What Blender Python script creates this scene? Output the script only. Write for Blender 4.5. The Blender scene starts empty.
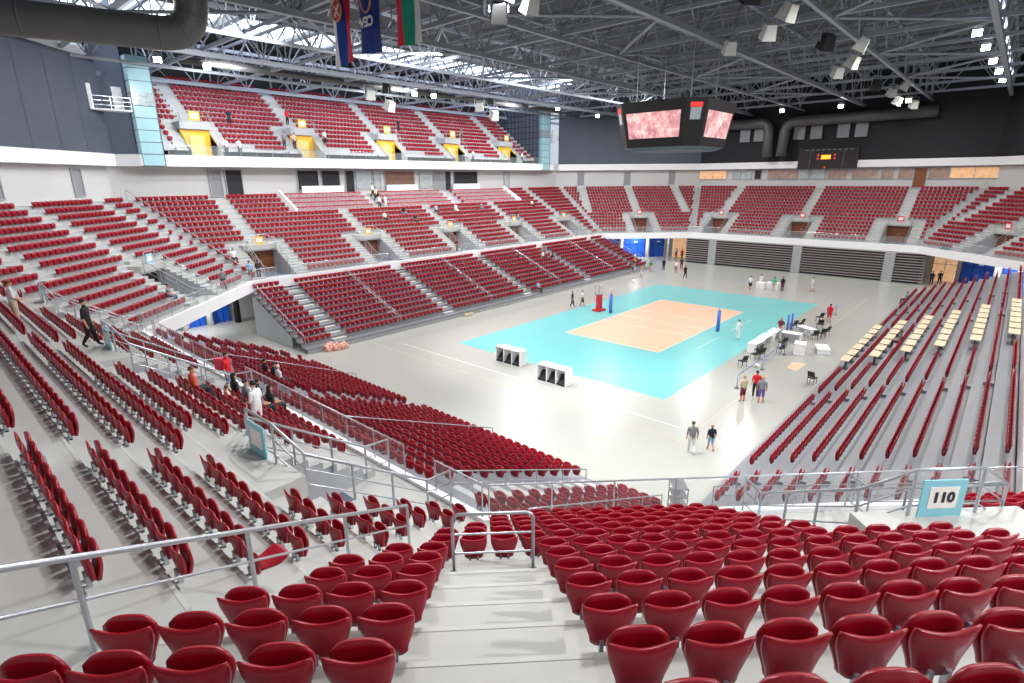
import bpy, bmesh, math, random
import numpy as np
from mathutils import Vector, Matrix
random.seed(7)
scn = bpy.context.scene
col = scn.collection
# ------------------------------------------------------------------ camera
CP = (-46.96870766, -23.32436830, 13.07120485, 0.73281067, 0.28772684, -0.00662255, 549.7728208)
def cam_axes():
    cx, cy, cz, yaw, pitch, roll, f = CP
    F = np.array([math.cos(yaw)*math.cos(pitch), math.sin(yaw)*math.cos(pitch), -math.sin(pitch)])
    R = np.array([math.sin(yaw), -math.cos(yaw), 0.0]); U = np.cross(R, F)
    c, s = math.cos(roll), math.sin(roll)
    return np.array([cx, cy, cz]), F, c*R+s*U, -s*R+c*U, f
CC, CF, CR, CU, CFL = cam_axes()
cd = bpy.data.cameras.new('camera'); cam = bpy.data.objects.new('camera', cd); col.objects.link(cam)
m = Matrix(((CR[0], CU[0], -CF[0], CC[0]), (CR[1], CU[1], -CF[1], CC[1]), (CR[2], CU[2], -CF[2], CC[2]), (0, 0, 0, 1)))
cam.matrix_world = m
cd.sensor_width = 36.0; cd.lens = CFL/1024*36.0; cd.clip_start = 0.1; cd.clip_end = 400
scn.camera = cam
# ------------------------------------------------------------------ world, exposure
w = bpy.data.worlds.new('world'); scn.world = w; w.use_nodes = True
w.node_tree.nodes['Background'].inputs[0].default_value = (0.8, 0.88, 1.0, 1)
w.node_tree.nodes['Background'].inputs[1].default_value = 0.6
vs = scn.view_settings
vs.view_transform = 'Standard'; vs.look = 'None'; vs.exposure = 0.32; vs.gamma = 1.0; vs.use_curve_mapping = False
def area(name, loc, rot, sx, sy, power, colr=(1, 1, 1)):
    l = bpy.data.lights.new(name, 'AREA'); l.shape = 'RECTANGLE'; l.size = sx; l.size_y = sy; l.energy = power; l.color = colr
    o = bpy.data.objects.new(name, l); col.objects.link(o); o.location = loc; o.rotation_euler = rot; return o
LK = 0.50
# rows of high-bay lamps hung under the roof (one soft lamp per row)
for i, (x, y) in enumerate([(-36, -16), (-36, 16), (-22, -24), (-22, 0), (-22, 24), (-6, -26), (-7, -15.5), (-6, 9), (-6, 26), (10, -26), (8, -15.5), (10, 9), (10, 26), (26, -22), (26, 0), (26, 22), (38, -12), (38, 12)]):
    area('high_bay_light', (x, y, 22.6), (0, 0, 0), 2.6, 1.1, LK*2700, (1.0, 0.985, 0.96))
for x in (-24, -4, 16):  # added fill without a fixture, brightens the far wall and balcony
    area('balcony_light', (x, 31.5, 22.7), (math.radians(48), 0, 0), 2.4, 0.8, LK*1300, (0.97, 0.98, 1.0))
for x, y, rz in ((-26, 17, 0.8), (-14, 14, 0), (4, 14, 0), (22, 14, 0), (-33, -6, 1.57)):  # added fill aimed at the walls to whiten the band
    area('wall_wash_light', (x, y, 22.5), (math.radians(52), 0, rz), 2.2, 0.8, LK*2600, (0.96, 0.98, 1.0))
for x, y in ((-30.5, 29.3), (36.5, 23.5), (36.5, -23.5)):  # unseen fill added under the slab to brighten the blue gates
    area('gate_light', (x, y, 3.75), (0, 0, 0), 2.4, 0.5, 260, (1.0, 0.98, 0.95))
# spots added for the bright patches on the near floor and foreground seats
for loc, tgt, pw, sz in [((-27, -9, 23.5), (-21.5, -9.5, 0), 3600, 34), ((-24, 6, 23.5), (-12, 1, 0), 2200, 40), ((-33, -36.2, 22.3), (-36.0, -23.0, 7), 1700, 42)]:
    l = bpy.data.lights.new('court_spot', 'SPOT'); l.energy = pw*15*LK; l.spot_size = math.radians(sz*1.6); l.spot_blend = 0.7; l.shadow_soft_size = 0.6
    o = bpy.data.objects.new('court_spot', l); col.objects.link(o); o.location = loc
    o.rotation_euler = (Vector(tgt)-Vector(loc)).to_track_quat('-Z', 'Y').to_euler()
# ------------------------------------------------------------------ materials
def srgb(r, g, b):
    f = lambda c: (c/255/12.92) if c/255 <= 0.04045 else ((c/255+0.055)/1.055)**2.4
    return (f(r), f(g), f(b), 1)
MATS = {}
def mat(name, rgb, rough=0.6, metal=0.0, var=0.06, scale=6.0, bump=0.0, emit=0.0, spec=0.5, rgb2=None):
    if name in MATS: return MATS[name]
    mt = bpy.data.materials.new(name); mt.use_nodes = True
    nt = mt.node_tree; p = nt.nodes['Principled BSDF']
    c = srgb(*rgb)
    p.inputs['Roughness'].default_value = rough; p.inputs['Metallic'].default_value = metal
    p.inputs['Specular IOR Level'].default_value = spec
    tc = nt.nodes.new('ShaderNodeTexCoord'); nz = nt.nodes.new('ShaderNodeTexNoise'); nz.inputs['Scale'].default_value = scale; nz.inputs['Detail'].default_value = 4
    nt.links.new(tc.outputs['Object'], nz.inputs['Vector'])
    mx = nt.nodes.new('ShaderNodeMix'); mx.data_type = 'RGBA'
    nt.links.new(nz.outputs['Fac'], mx.inputs['Factor'])
    c2 = srgb(*rgb2) if rgb2 else tuple(x*(1+var) for x in c[:3])+(1,)
    c1 = c if rgb2 else tuple(x*(1-var) for x in c[:3])+(1,)
    mx.inputs['A'].default_value = c1; mx.inputs['B'].default_value = c2
    nt.links.new(mx.outputs['Result'], p.inputs['Base Color'])
    if bump:
        b = nt.nodes.new('ShaderNodeBump'); b.inputs['Strength'].default_value = bump; b.inputs['Distance'].default_value = 0.02
        nt.links.new(nz.outputs['Fac'], b.inputs['Height']); nt.links.new(b.outputs['Normal'], p.inputs['Normal'])
    if emit:
        nt.links.new(mx.outputs['Result'], p.inputs['Emission Color']); p.inputs['Emission Strength'].default_value = emit
    MATS[name] = mt; return mt
def glassmat(name, rgb, alpha):
    mt = bpy.data.materials.new(name); mt.use_nodes = True; nt = mt.node_tree
    for n in list(nt.nodes): nt.nodes.remove(n)
    o = nt.nodes.new('ShaderNodeOutputMaterial'); mx = nt.nodes.new('ShaderNodeMixShader'); t = nt.nodes.new('ShaderNodeBsdfTransparent'); g = nt.nodes.new('ShaderNodeBsdfPrincipled')
    g.inputs['Base Color'].default_value = srgb(*rgb); g.inputs['Roughness'].default_value = 0.08
    mx.inputs[0].default_value = alpha
    nt.links.new(t.outputs[0], mx.inputs[1]); nt.links.new(g.outputs[0], mx.inputs[2]); nt.links.new(mx.outputs[0], o.inputs[0]); return mt
M_RED = mat('red_seat_plastic', (152, 6, 34), 0.33, var=0.08, scale=3)
M_CONC = mat('terrace_concrete', (184, 185, 182), 0.55, var=0.05, scale=1.2, bump=0.05)
M_STEP = mat('step_concrete', (194, 195, 193), 0.6, var=0.05, scale=2)
M_DECK = mat('bleacher_deck_grey', (128, 131, 137), 0.4, var=0.06, scale=1.5)
M_STEEL = mat('brushed_steel', (186, 190, 196), 0.32, 0.75, var=0.05, scale=20)
M_RISER = mat('riser_grey', (176, 178, 181), 0.5, var=0.05, scale=2)
M_WHITE = mat('white_fascia', (244, 244, 246), 0.5, var=0.02, scale=0.5)
M_WALL = mat('pale_grey_wall', (200, 200, 200), 0.6, var=0.05, scale=0.3)
M_DARKW = mat('dark_acoustic_wall', (78, 84, 98), 0.6, var=0.15, scale=0.4)
M_BLACKW = mat('black_end_wall', (30, 31, 36), 0.75, var=0.2, scale=0.5)
M_TRUSS = mat('roof_steel_grey', (150, 155, 166), 0.45, 0.1, var=0.08, scale=2)
M_ROOF = mat('roof_deck_dark', (84, 86, 90), 0.7, var=0.15, scale=0.6)
M_BLUE = mat('blue_door', (26, 92, 205), 0.45, var=0.08, scale=2)
M_BLACK = mat('black_plastic', (22, 22, 24), 0.5, scale=5)
M_GREYBOX = mat('light_housing_white', (206, 206, 200), 0.5, scale=5)
M_DUCT = mat('duct_grey', (98, 98, 98), 0.5, 0.3, var=0.1, scale=1)
M_WOOD = mat('portal_door_brown', (128, 70, 38), 0.5, var=0.2, scale=3)
M_YEL = mat('yellow_paint', (238, 188, 40), 0.5, scale=4)
M_DARKIN = mat('dark_interior', (34, 34, 38), 0.7, scale=2)
M_DESK = mat('beige_desk', (212, 192, 160), 0.5, scale=3)
M_TEAL = mat('teal_court_mat', (110, 190, 191), 0.28, var=0.05, scale=0.4, spec=0.6)
M_ORNG = mat('orange_court_mat', (234, 186, 156), 0.3, var=0.04, scale=0.5, spec=0.6)
M_LINE = mat('white_tape', (245, 240, 235), 0.5)
M_GLASS = glassmat('clear_glass', (215, 225, 228), 0.16)
M_HAZE = glassmat('box_glass', (238, 225, 227), 0.2)
M_TOWER = mat('pale_cyan_glass', (165, 205, 215), 0.15, var=0.08, scale=0.8)
M_MULL = mat('mullion_dark', (70, 80, 90), 0.5)
M_SKY = mat('skylight_glazing', (225, 236, 255), 0.3, emit=3.0, var=0.02)
M_LAMP = mat('lamp_glow', (255, 252, 240), 0.3, emit=28.0, var=0.0)
M_SKIN = mat('skin', (205, 150, 122), 0.6, scale=8)
def floor_material():
    mt = mat('arena_floor', (170, 171, 165), 0.22, var=0.05, scale=0.15, spec=0.5)
    return mt
M_FLOOR = floor_material()
# ------------------------------------------------------------------ mesh builder
class MB:
    def __init__(s): s.v = []; s.f = []; s.m = []; s.cur = 0
    def add(s, vs_, fs):
        o = len(s.v); s.v += [tuple(map(float, p)) for p in vs_]
        for f in fs: s.f.append(tuple(o+i for i in f)); s.m.append(s.cur)
        return s
    def poly(s, *p): return s.add(p, [tuple(range(len(p)))])
    def prism(s, bot, top):
        n = len(bot)
        return s.add(list(bot)+list(top), [tuple(range(n-1, -1, -1)), tuple(range(n, 2*n))]+[(i, (i+1) % n, n+(i+1) % n, n+i) for i in range(n)])
    def box(s, c, d, rz=0.0, tilt=None):
        hx, hy, hz = d[0]/2, d[1]/2, d[2]/2
        M = Matrix.Rotation(rz, 3, 'Z')
        if tilt is not None: M = M @ tilt
        P = [Vector(c)+M @ Vector((sx*hx, sy*hy, sz*hz)) for sz in (-1, 1) for sx, sy in ((-1, -1), (1, -1), (1, 1), (-1, 1))]
        return s.prism(P[:4], P[4:])
    def bar(s, p, q, r, n=4, r2=None):
        p = Vector(p); q = Vector(q); d = q-p
        if d.length < 1e-6: return s
        d.normalize(); a = Vector((0, 0, 1)) if abs(d.z) < 0.95 else Vector((1, 0, 0))
        u = d.cross(a).normalized(); v = d.cross(u)
        r2 = r if r2 is None else r2
        off = math.pi/4 if n == 4 else 0
        A = [p+(u*math.cos(off+2*math.pi*i/n)+v*math.sin(off+2*math.pi*i/n))*r for i in range(n)]
        B = [q+(u*math.cos(off+2*math.pi*i/n)+v*math.sin(off+2*math.pi*i/n))*r2 for i in range(n)]
        return s.prism(A, B)
    def tube(s, pts, r, n=8):
        pts = [Vector(p) for p in pts]; rings = []
        for i, p in enumerate(pts):
            d = (pts[min(i+1, len(pts)-1)]-pts[max(i-1, 0)]).normalized()
            a = Vector((0, 0, 1)) if abs(d.z) < 0.95 else Vector((0.3, 1, 0)).normalized()
            if i == 0: u = d.cross(a).normalized()
            else: u = (u-d*u.dot(d)).normalized()
            v = d.cross(u)
            rr = r[i] if isinstance(r, (list, tuple)) else r
            rings.append([p+(u*math.cos(2*math.pi*k/n)+v*math.sin(2*math.pi*k/n))*rr for k in range(n)])
        V = [x for rg in rings for x in rg]; Fc = []
        for i in range(len(rings)-1):
            for k in range(n): Fc.append((i*n+k, i*n+(k+1) % n, (i+1)*n+(k+1) % n, (i+1)*n+k))
        Fc += [tuple(range(n-1, -1, -1)), tuple(range((len(rings)-1)*n, len(rings)*n))]
        return s.add(V, Fc)
    def build(s, name, mats, parent=None, smooth=False, loc=None):
        me = bpy.data.meshes.new(name)
        V = s.v
        if loc is not None: V = [(x-loc[0], y-loc[1], z-loc[2]) for x, y, z in V]
        me.from_pydata(V, [], s.f)
        if not isinstance(mats, (list, tuple)): mats = [mats]
        for mm in mats: me.materials.append(mm)
        if len(mats) > 1: me.polygons.foreach_set('material_index', s.m)
        if smooth: me.polygons.foreach_set('use_smooth', [True]*len(me.polygons))
        me.update()
        o = bpy.data.objects.new(name, me); col.objects.link(o)
        if loc is not None: o.location = loc
        if parent: o.parent = parent
        return o
def tag(o, label=None, cat=None, group=None, kind=None):
    if label: o['label'] = label
    if cat: o['category'] = cat
    if group: o['group'] = group
    if kind: o['kind'] = kind
    return o
def empty(name, loc=(0, 0, 0), rz=0.0):
    o = bpy.data.objects.new(name, None); col.objects.link(o); o.location = loc; o.rotation_euler = (0, 0, rz); o.empty_display_size = 0.2; return o
def copy_tree(o, parent=None):
    c = o.copy(); col.objects.link(c)
    if parent: c.parent = parent
    for ch in list(o.children): copy_tree(ch, c)
    return c
def struct(o, label=None):
    o['kind'] = 'structure'
    if label: o['label'] = label
    return o
ORD = ['', 'first', 'second', 'third', 'fourth', 'fifth', 'sixth', 'seventh', 'eighth', 'ninth', 'tenth', 'eleventh', 'twelfth', 'thirteenth', 'fourteenth', 'fifteenth', 'sixteenth', 'seventeenth', 'eighteenth', 'nineteenth', 'twentieth']
ORD += ['twenty-'+ORD[i] for i in range(1, 10)]+['thirtieth']+['thirty-'+ORD[i] for i in range(1, 10)]+['fortieth']
# ------------------------------------------------------------------ bowl geometry
S = math.sqrt(0.5)
FAC = {'W': ((-1, 0), 39.1), 'E': ((1, 0), 39.1), 'N': ((0, 1), 25.7), 'S': ((0, -1), 25.7),
       'SW': ((-S, -S), 38.2), 'NW': ((-S, S), 37.4), 'NE': ((S, S), 38.2), 'SE': ((S, -S), 38.2)}
ORDER = ['W', 'NW', 'N', 'NE', 'E', 'SE', 'S', 'SW']
def P(f, d, s, z):
    n, D = FAC[f]; tx, ty = n[1], -n[0]
    return (n[0]*(D+d)+tx*s, n[1]*(D+d)+ty*s, z)
def seam(f, g, d):
    """s coordinate on facet f of its corner with facet g at offset d"""
    (n, D), (m_, E_) = FAC[f], FAC[g]; t = (n[1], -n[0])
    # point n(D+d)+t s ; m . = E+d
    return ((E_+d)-(m_[0]*n[0]+m_[1]*n[1])*(D+d))/(m_[0]*t[0]+m_[1]*t[1])
def limits(f, d):
    i = ORDER.index(f); a = seam(f, ORDER[i-1], d); b = seam(f, ORDER[(i+1) % 8], d)
    return (min(a, b), max(a, b))
T = lambda k: 4.62+0.451*k
PORT = {'W': [-12, 0, 12], 'E': [-12, 0, 12], 'N': [-24, -12, 0, 12, 23.6], 'S': [-23.6, -12, 0, 12, 24], 'SW': [8.7], 'NW': [-8.3], 'NE': [9.2], 'SE': [-9.4]}
UPA = {'W': [], 'E': [], 'N': [], 'S': [], 'SW': [16.65], 'NW': [-0.4, -16.2], 'NE': [1.0, 17.5], 'SE': [-1.2, -17.4]}
PH, PO, AH = 1.45, 2.65, 0.6
NROW = 15
def row_d(k): return (-0.85 if k == 0 else 0.8*k-0.62, 0.8*k+0.18)
def sub_ranges(a, b, cuts):
    out = [(a, b)]
    for c0, c1 in cuts:
        nx = []
        for x, y in out:
            if c1 <= x or c0 >= y: nx.append((x, y)); continue
            if c0 > x: nx.append((x, c0))
            if c1 < y: nx.append((c1, y))
        out = nx
    return out
def box_zone(f, k): return f == 'N' and k >= 11
for f in ORDER:
    b = MB()
    for k in range(NROW):
        d0, d1 = row_d(k)
        l0, r0 = limits(f, d0); l1, r1 = limits(f, d1)
        cuts = [(c-PH, c+PH) for c in PORT[f]] if k <= 4 else []
        rng = sub_ranges(-999, 999, cuts)
        z = T(k)
        for a, c in rng:
            a0, a1 = (l0, l1) if a == -999 else (a, a); c0, c1 = (r0, r1) if c == 999 else (c, c)
            if k == 5:  # landing over the portals is one step higher
                pass
            b.cur = 0
            b.poly(P(f, d0, a0, z), P(f, d1, a1, z), P(f, d1, c1, z), P(f, d0, c0, z))
            b.cur = 1
            zt = T(k+1)
            b.poly(P(f, d1, a1, z), P(f, d1, a1, zt), P(f, d1, c1, zt), P(f, d1, c1, z))
            b.cur = 2
            b.poly(P(f, d1-0.003, a1, z+0.451+0.004), P(f, d1+0.05, a1, z+0.451+0.004), P(f, d1+0.05, c1, z+0.451+0.004), P(f, d1-0.003, c1, z+0.451+0.004))
    # top walkway
    d0, d1 = row_d(14)[1], 13.0
    l0, r0 = limits(f, d0); l1, r1 = limits(f, d1); b.cur = 0
    b.poly(P(f, d0, l0, T(15)), P(f, d1, l1, T(15)), P(f, d1, r1, T(15)), P(f, d0, r0, T(15)))
    # portal cavities
    for c in PORT[f]:
        b.cur = 0
        b.poly(P(f, -0.85, c-PH, T(0)), P(f, 6, c-PH, T(0)), P(f, 6, c+PH, T(0)), P(f, -0.85, c+PH, T(0)))
        b.cur = 1
        for sd in (-PH, PH):
            for k in range(5):
                d0, d1 = row_d(k)
                b.poly(P(f, d0, c+sd, T(0)), P(f, d1, c+sd, T(0)), P(f, d1, c+sd, T(k)), P(f, d0, c+sd, T(k)))
            b.poly(P(f, 3.38, c+sd, T(0)), P(f, 6, c+sd, T(0)), P(f, 6, c+sd, 6.75), P(f, 3.38, c+sd, 6.75))
        b.poly(P(f, 3.38, c-PH, 6.72), P(f, 6, c-PH, 6.72), P(f, 6, c+PH, 6.72), P(f, 3.38, c+PH, 6.72))
        b.poly(P(f, 3.38, c-PH, 6.72), P(f, 3.38, c+PH, 6.72), P(f, 3.38, c+PH, T(6)), P(f, 3.38, c-PH, T(6)))
        b.cur = 0
        b.prism([P(f, 3.3, c-PH-0.12, T(5)-0.02), P(f, 4.2, c-PH-0.12, T(5)-0.02), P(f, 4.2, c+PH+0.12, T(5)-0.02), P(f, 3.3, c+PH+0.12, T(5)-0.02)],
                [P(f, 3.3, c-PH-0.12, T(6)), P(f, 4.2, c-PH-0.12, T(6)), P(f, 4.2, c+PH+0.12, T(6)), P(f, 3.3, c+PH+0.12, T(6))])
        # stairs either side of the opening
        for s0, s1 in ((c-PO, c-PH), (c+PH, c+PO)):
            for k in range(6):
                d1 = row_d(k)[1]
                b.prism([P(f, d1-0.4, s0, T(k)), P(f, d1, s0, T(k)), P(f, d1, s1, T(k)), P(f, d1-0.4, s1, T(k))],
                        [P(f, d1-0.4, s0, T(k)+0.225), P(f, d1, s0, T(k)+0.225), P(f, d1, s1, T(k)+0.225), P(f, d1-0.4, s1, T(k)+0.225)])
    for c in PORT[f]+UPA[f]:
        for k in range(6, 15):
            if box_zone(f, k) and abs(c) < 16: continue
            d1 = row_d(k)[1]
            b.prism([P(f, d1-0.4, c-0.55, T(k)), P(f, d1, c-0.55, T(k)), P(f, d1, c+0.55, T(k)), P(f, d1-0.4, c+0.55, T(k))],
                    [P(f, d1-0.4, c-0.55, T(k)+0.225), P(f, d1, c-0.55, T(k)+0.225), P(f, d1, c+0.55, T(k)+0.225), P(f, d1-0.4, c+0.55, T(k)+0.225)])
    struct(b.build('floor', [M_CONC, M_RISER, M_STEP]), 'stepped grey concrete seating terrace')
    # white slab edge
    e = MB(); l0, r0 = limits(f, -0.85); l1, r1 = limits(f, -0.65); l2, r2 = limits(f, 5.5)
    e.prism([P(f, -0.85, l0, 3.85), P(f, -0.65, l1, 3.85), P(f, -0.65, r1, 3.85), P(f, -0.85, r0, 3.85)],
            [P(f, -0.85, l0, 4.74), P(f, -0.65, l1, 4.74), P(f, -0.65, r1, 4.74), P(f, -0.85, r0, 4.74)])
    e.poly(P(f, -0.65, l1, 3.9), P(f, 5.5, l2, 3.9), P(f, 5.5, r2, 3.9), P(f, -0.65, r1, 3.9))
    struct(e.build('trim_%d' % (ORDER.index(f)+1), M_WHITE), 'white slab edge under the glass barrier')
# ------------------------------------------------------------------ outer walls, white band, upper dark walls
WN = {'W': 'west', 'NW': 'northwest', 'N': 'north', 'NE': 'northeast', 'E': 'east', 'SE': 'southeast', 'S': 'south', 'SW': 'southwest'}
for f in ORDER:
    l, r = limits(f, 13.0)
    b = MB()
    b.poly(P(f, 13, l, T(15)), P(f, 13, r, T(15)), P(f, 13, r, 14.5), P(f, 13, l, 14.5))
    struct(b.build('wall_'+WN[f]+'_strip', M_WALL))
    bd = 10.9 if f == 'N' else 11.9
    l0, r0 = limits(f, bd); l1, r1 = limits(f, 13.05); l2, r2 = limits(f, 12.15)
    if f == 'N': l0 = -30.4; r0 = 30.4
    if f == 'NW':  # meets the near tower
        r0 += 0.0
    b = MB()
    b.prism([P(f, bd, l0, 14.4), P(f, 13.05, l1, 14.4), P(f, 13.05, r1, 14.4), P(f, bd, r0, 14.4)],
            [P(f, bd, l0, 15.42), P(f, 13.05, l1, 15.42), P(f, 13.05, r1, 15.42), P(f, bd, r0, 15.42)])
    struct(b.build('trim_%d' % (ORDER.index(f)+11), M_WHITE), 'long white balcony band')
    if f != 'N':
        wt = 23.1 if f in ('W', 'NW') else 28.2; b = MB(); b.poly(P(f, 12.15, l2, 15.4), P(f, 12.15, r2, 15.4), P(f, 12.15, r2, wt), P(f, 12.15, l2, wt))
        if f in ('W', 'NW', 'NE'):      # panel joints
            n_ = 9
            for i in range(1, n_):
                s_ = l2+(r2-l2)*i/n_; b.cur = 1
                b.poly(P(f, 12.13, s_-0.03, 15.4), P(f, 12.13, s_+0.03, 15.4), P(f, 12.13, s_+0.03, 23), P(f, 12.13, s_-0.03, 23))
            for zz in (17.6, 19.9, 22.2):
                b.poly(P(f, 12.13, l2, zz), P(f, 12.13, r2, zz), P(f, 12.13, r2, zz+0.04), P(f, 12.13, l2, zz+0.04))
        struct(b.build('wall_'+WN[f], [M_BLACKW if f in ('E', 'SE', 'S') else M_DARKW, M_MULL]))
# ------------------------------------------------------------------ arena floor and ground-level walls
b = MB(); b.poly((-56, -44, 0), (60, -44, 0), (60, 44, 0), (-56, 44, 0)); struct(b.build('floor', M_FLOOR), 'smooth pale grey arena floor')
for nm, p, q in (('west_lower', (-43.6, -26), (-43.6, 32)), ('north_lower', (-43.6, 32), (30.5, 32)), ('northeast_lower', (29.5, 33.4), (42.2, 20.7)), ('east_lower', (38.9, -15.9), (38.9, 15.6)),
                 ('southeast_lower', (29.5, -33.4), (42.4, -20.5)), ('south_lower', (-45, -30.2), (31, -30.2)), ('east_end', (45.5, -22), (45.5, 22)), ('southwest_lower', (-43.6, -20), (-24, -34))):
    b = MB(); b.poly((p[0], p[1], 0), (q[0], q[1], 0), (q[0], q[1], 3.9), (p[0], p[1], 3.9)); struct(b.build('wall_'+nm, M_WALL))
# ------------------------------------------------------------------ roof
b = MB(); b.poly((-62, -35, 28.2), (62, -35, 28.2), (62, 36.0, 28.2), (-62, 36.0, 28.2)); b.poly((-62, 44, 28.2), (62, 44, 28.2), (62, 60, 28.2), (-62, 60, 28.2)); b.poly((-62, -44, 28.2), (62, -44, 28.2), (62, -60, 28.2), (-62, -60, 28.2))
b.cur = 1
for i in range(31):
    x = -60+4*i; b.box((x, 0, 28.05), (0.22, 118, 0.28))
struct(b.build('ceiling', [M_ROOF, M_TRUSS]), 'dark ribbed metal roof deck')
for j, (y0, y1) in enumerate(((36.0, 44), (-44, -35))):
    for i in range(15):
        x0 = -62+8.3*i
        b = MB(); b.poly((x0+0.5, y0+0.3, 28.2), (x0+7.6, y0+0.3, 28.2), (x0+7.6, y1-0.3, 28.2), (x0+0.5, y1-0.3, 28.2))
        o = b.build('window_%d' % (j*15+i+1), M_SKY); struct(o, 'bright skylight strip in the roof')
def truss(axis, pos, a, c, zb=22.9, zt=26.6, rch=0.24, rweb=0.075, step=5.4):
    b = MB(); wb = MB()
    pt = (lambda u, z: (u, pos, z)) if axis == 'x' else (lambda u, z: (pos, u, z))
    n = int(round((c-a)/step)); step = (c-a)/n
    b.bar(pt(a, zb), pt(c, zb), rch); b.bar(pt(a, zt), pt(c, zt), rch*0.9)
    for i in range(n):
        u0 = a+step*i; um = u0+step/2
        wb.bar(pt(u0, zb), pt(um, zt), rweb); wb.bar(pt(um, zt), pt(u0+step, zb), rweb); wb.bar(pt(u0, zb), pt(u0, zt), rweb*0.7)
    r = b.build('roof_truss', M_TRUSS); wb.build('web_bracing', M_TRUSS, r)
    return r
for i, y in enumerate((-44, -36, -28, -20, -12, -4, 4, 12, 20, 28, 36, 44)):
    tag(truss('x', y, -60, 54, rch=0.26 if i % 2 else 0.18), 'long grey steel lattice truss running lengthwise under the roof', 'truss', 'lengthwise roof trusses')
for i, x in enumerate((-51, -43, -35, -27, -19, -11, -3, 5, 12, 19.5, 27.5, 36, 44, 52)):
    tag(truss('y', x, -46, 46, zb=23.2, rch=0.18), 'grey steel lattice truss crossing the hall under the roof', 'truss', 'crosswise roof trusses')
# diagonal wind bracing between trusses
XS = [-51, -43, -35, -27, -19, -11, -3, 5, 12, 19.5, 27.5, 36, 44, 52]
for i in range(1, len(XS)-3):
    for y in (-20, -4, 12):
        b = MB(); ya, yb = (y, y+8) if i % 2 else (y+8, y)
        b.bar((XS[i], ya, 23.0), (XS[i+1], yb, 23.0), 0.11, 6)
        tag(b.build('wind_brace', M_TRUSS), 'slanting grey steel tube bracing one bay between roof trusses', 'brace', 'roof wind braces')
# ------------------------------------------------------------------ seats
def shell(b, nu, nv, wf, zf, yf, th):
    """curved shell: wf(v) half width, zf(u,v), yf(u,v); u in [-1,1], v in [0,1]"""
    V = []
    for side in (0, 1):
        for j in range(nv+1):
            v = j/nv
            for i in range(nu+1):
                u = -1+2*i/nu
                t = th*(0.62+0.38*(1-abs(u)**6))*(0.6+0.4*min(1, 4*(1-v)))
                V.append((wf(v)*u, yf(u, v)+(t if side else 0), zf(u, v)))
    N = (nu+1)*(nv+1); F = []
    idx = lambda s_, j, i: s_*N+j*(nu+1)+i
    for j in range(nv):
        for i in range(nu):
            F.append((idx(0, j, i), idx(0, j, i+1), idx(0, j+1, i+1), idx(0, j+1, i)))
            F.append((idx(1, j, i+1), idx(1, j, i), idx(1, j+1, i), idx(1, j+1, i+1)))
    for i in range(nu):
        F.append((idx(0, nv, i), idx(0, nv, i+1), idx(1, nv, i+1), idx(1, nv, i)))
        F.append((idx(0, 0, i+1), idx(0, 0, i), idx(1, 0, i), idx(1, 0, i+1)))
    for j in range(nv):
        F.append((idx(0, j+1, 0), idx(1, j+1, 0), idx(1, j, 0), idx(0, j, 0)))
        F.append((idx(0, j, nu), idx(1, j, nu), idx(1, j+1, nu), idx(0, j+1, nu)))
    b.add(V, F)
sm = lambda x: max(0, min(1, x))**2*(3-2*max(0, min(1, x)))
def back_shell(b, nu, nv, fat=0.0):
    shell(b, nu, nv, lambda v: 0.145+fat+0.07*sm(min(1, v*1.15)),
          lambda u, v: 0.385+0.352*v+0.042*v*v*u*u+0.03*(1-v)**3*abs(u)**3, lambda u, v: 0.01+0.05*v-0.05*v*u*u+0.04*v**4*abs(u)**3, 0.045)
def pan_shell(b, nu, nv, fat=0.0):
    shell(b, nu, nv, lambda v: 0.135+fat+0.063*sm(v*1.5)-0.006*v**6,
          lambda u, v: 0.385+(0.395+fat)*v-0.06*(v**5)*abs(u)**4.5, lambda u, v: -0.035-0.045*v-0.025*math.sin(v*math.pi)+0.03*u*u*v, 0.05)
def lug(b, x):
    b.box((x, 0.065, 0.38), (0.03, 0.05, 0.14)); b.box((x, 0.11, 0.33), (0.03, 0.12, 0.03))
def seat_proto():
    b = MB(); back_shell(b, 12, 8); back = b.build('backrest', M_RED, smooth=True)
    b = MB(); pan_shell(b, 12, 9); pan = b.build('seat_pan', M_RED, back, smooth=True)
    b = MB(); lug(b, -0.06); lug(b, 0.06); b.box((0, 0.145, 0.31), (0.4, 0.05, 0.05)); br = b.build('mounting_bracket', M_STEEL, back)
    br['label'] = 'grey steel bracket'
    return back
def low_seat(nu, nv, mirror=False):
    b = MB(); ft = 0.014 if nu < 4 else 0.006; back_shell(b, nu, nv, ft); pan_shell(b, nu, max(nv, 3), ft)
    return np.array(b.v), b.f
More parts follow.
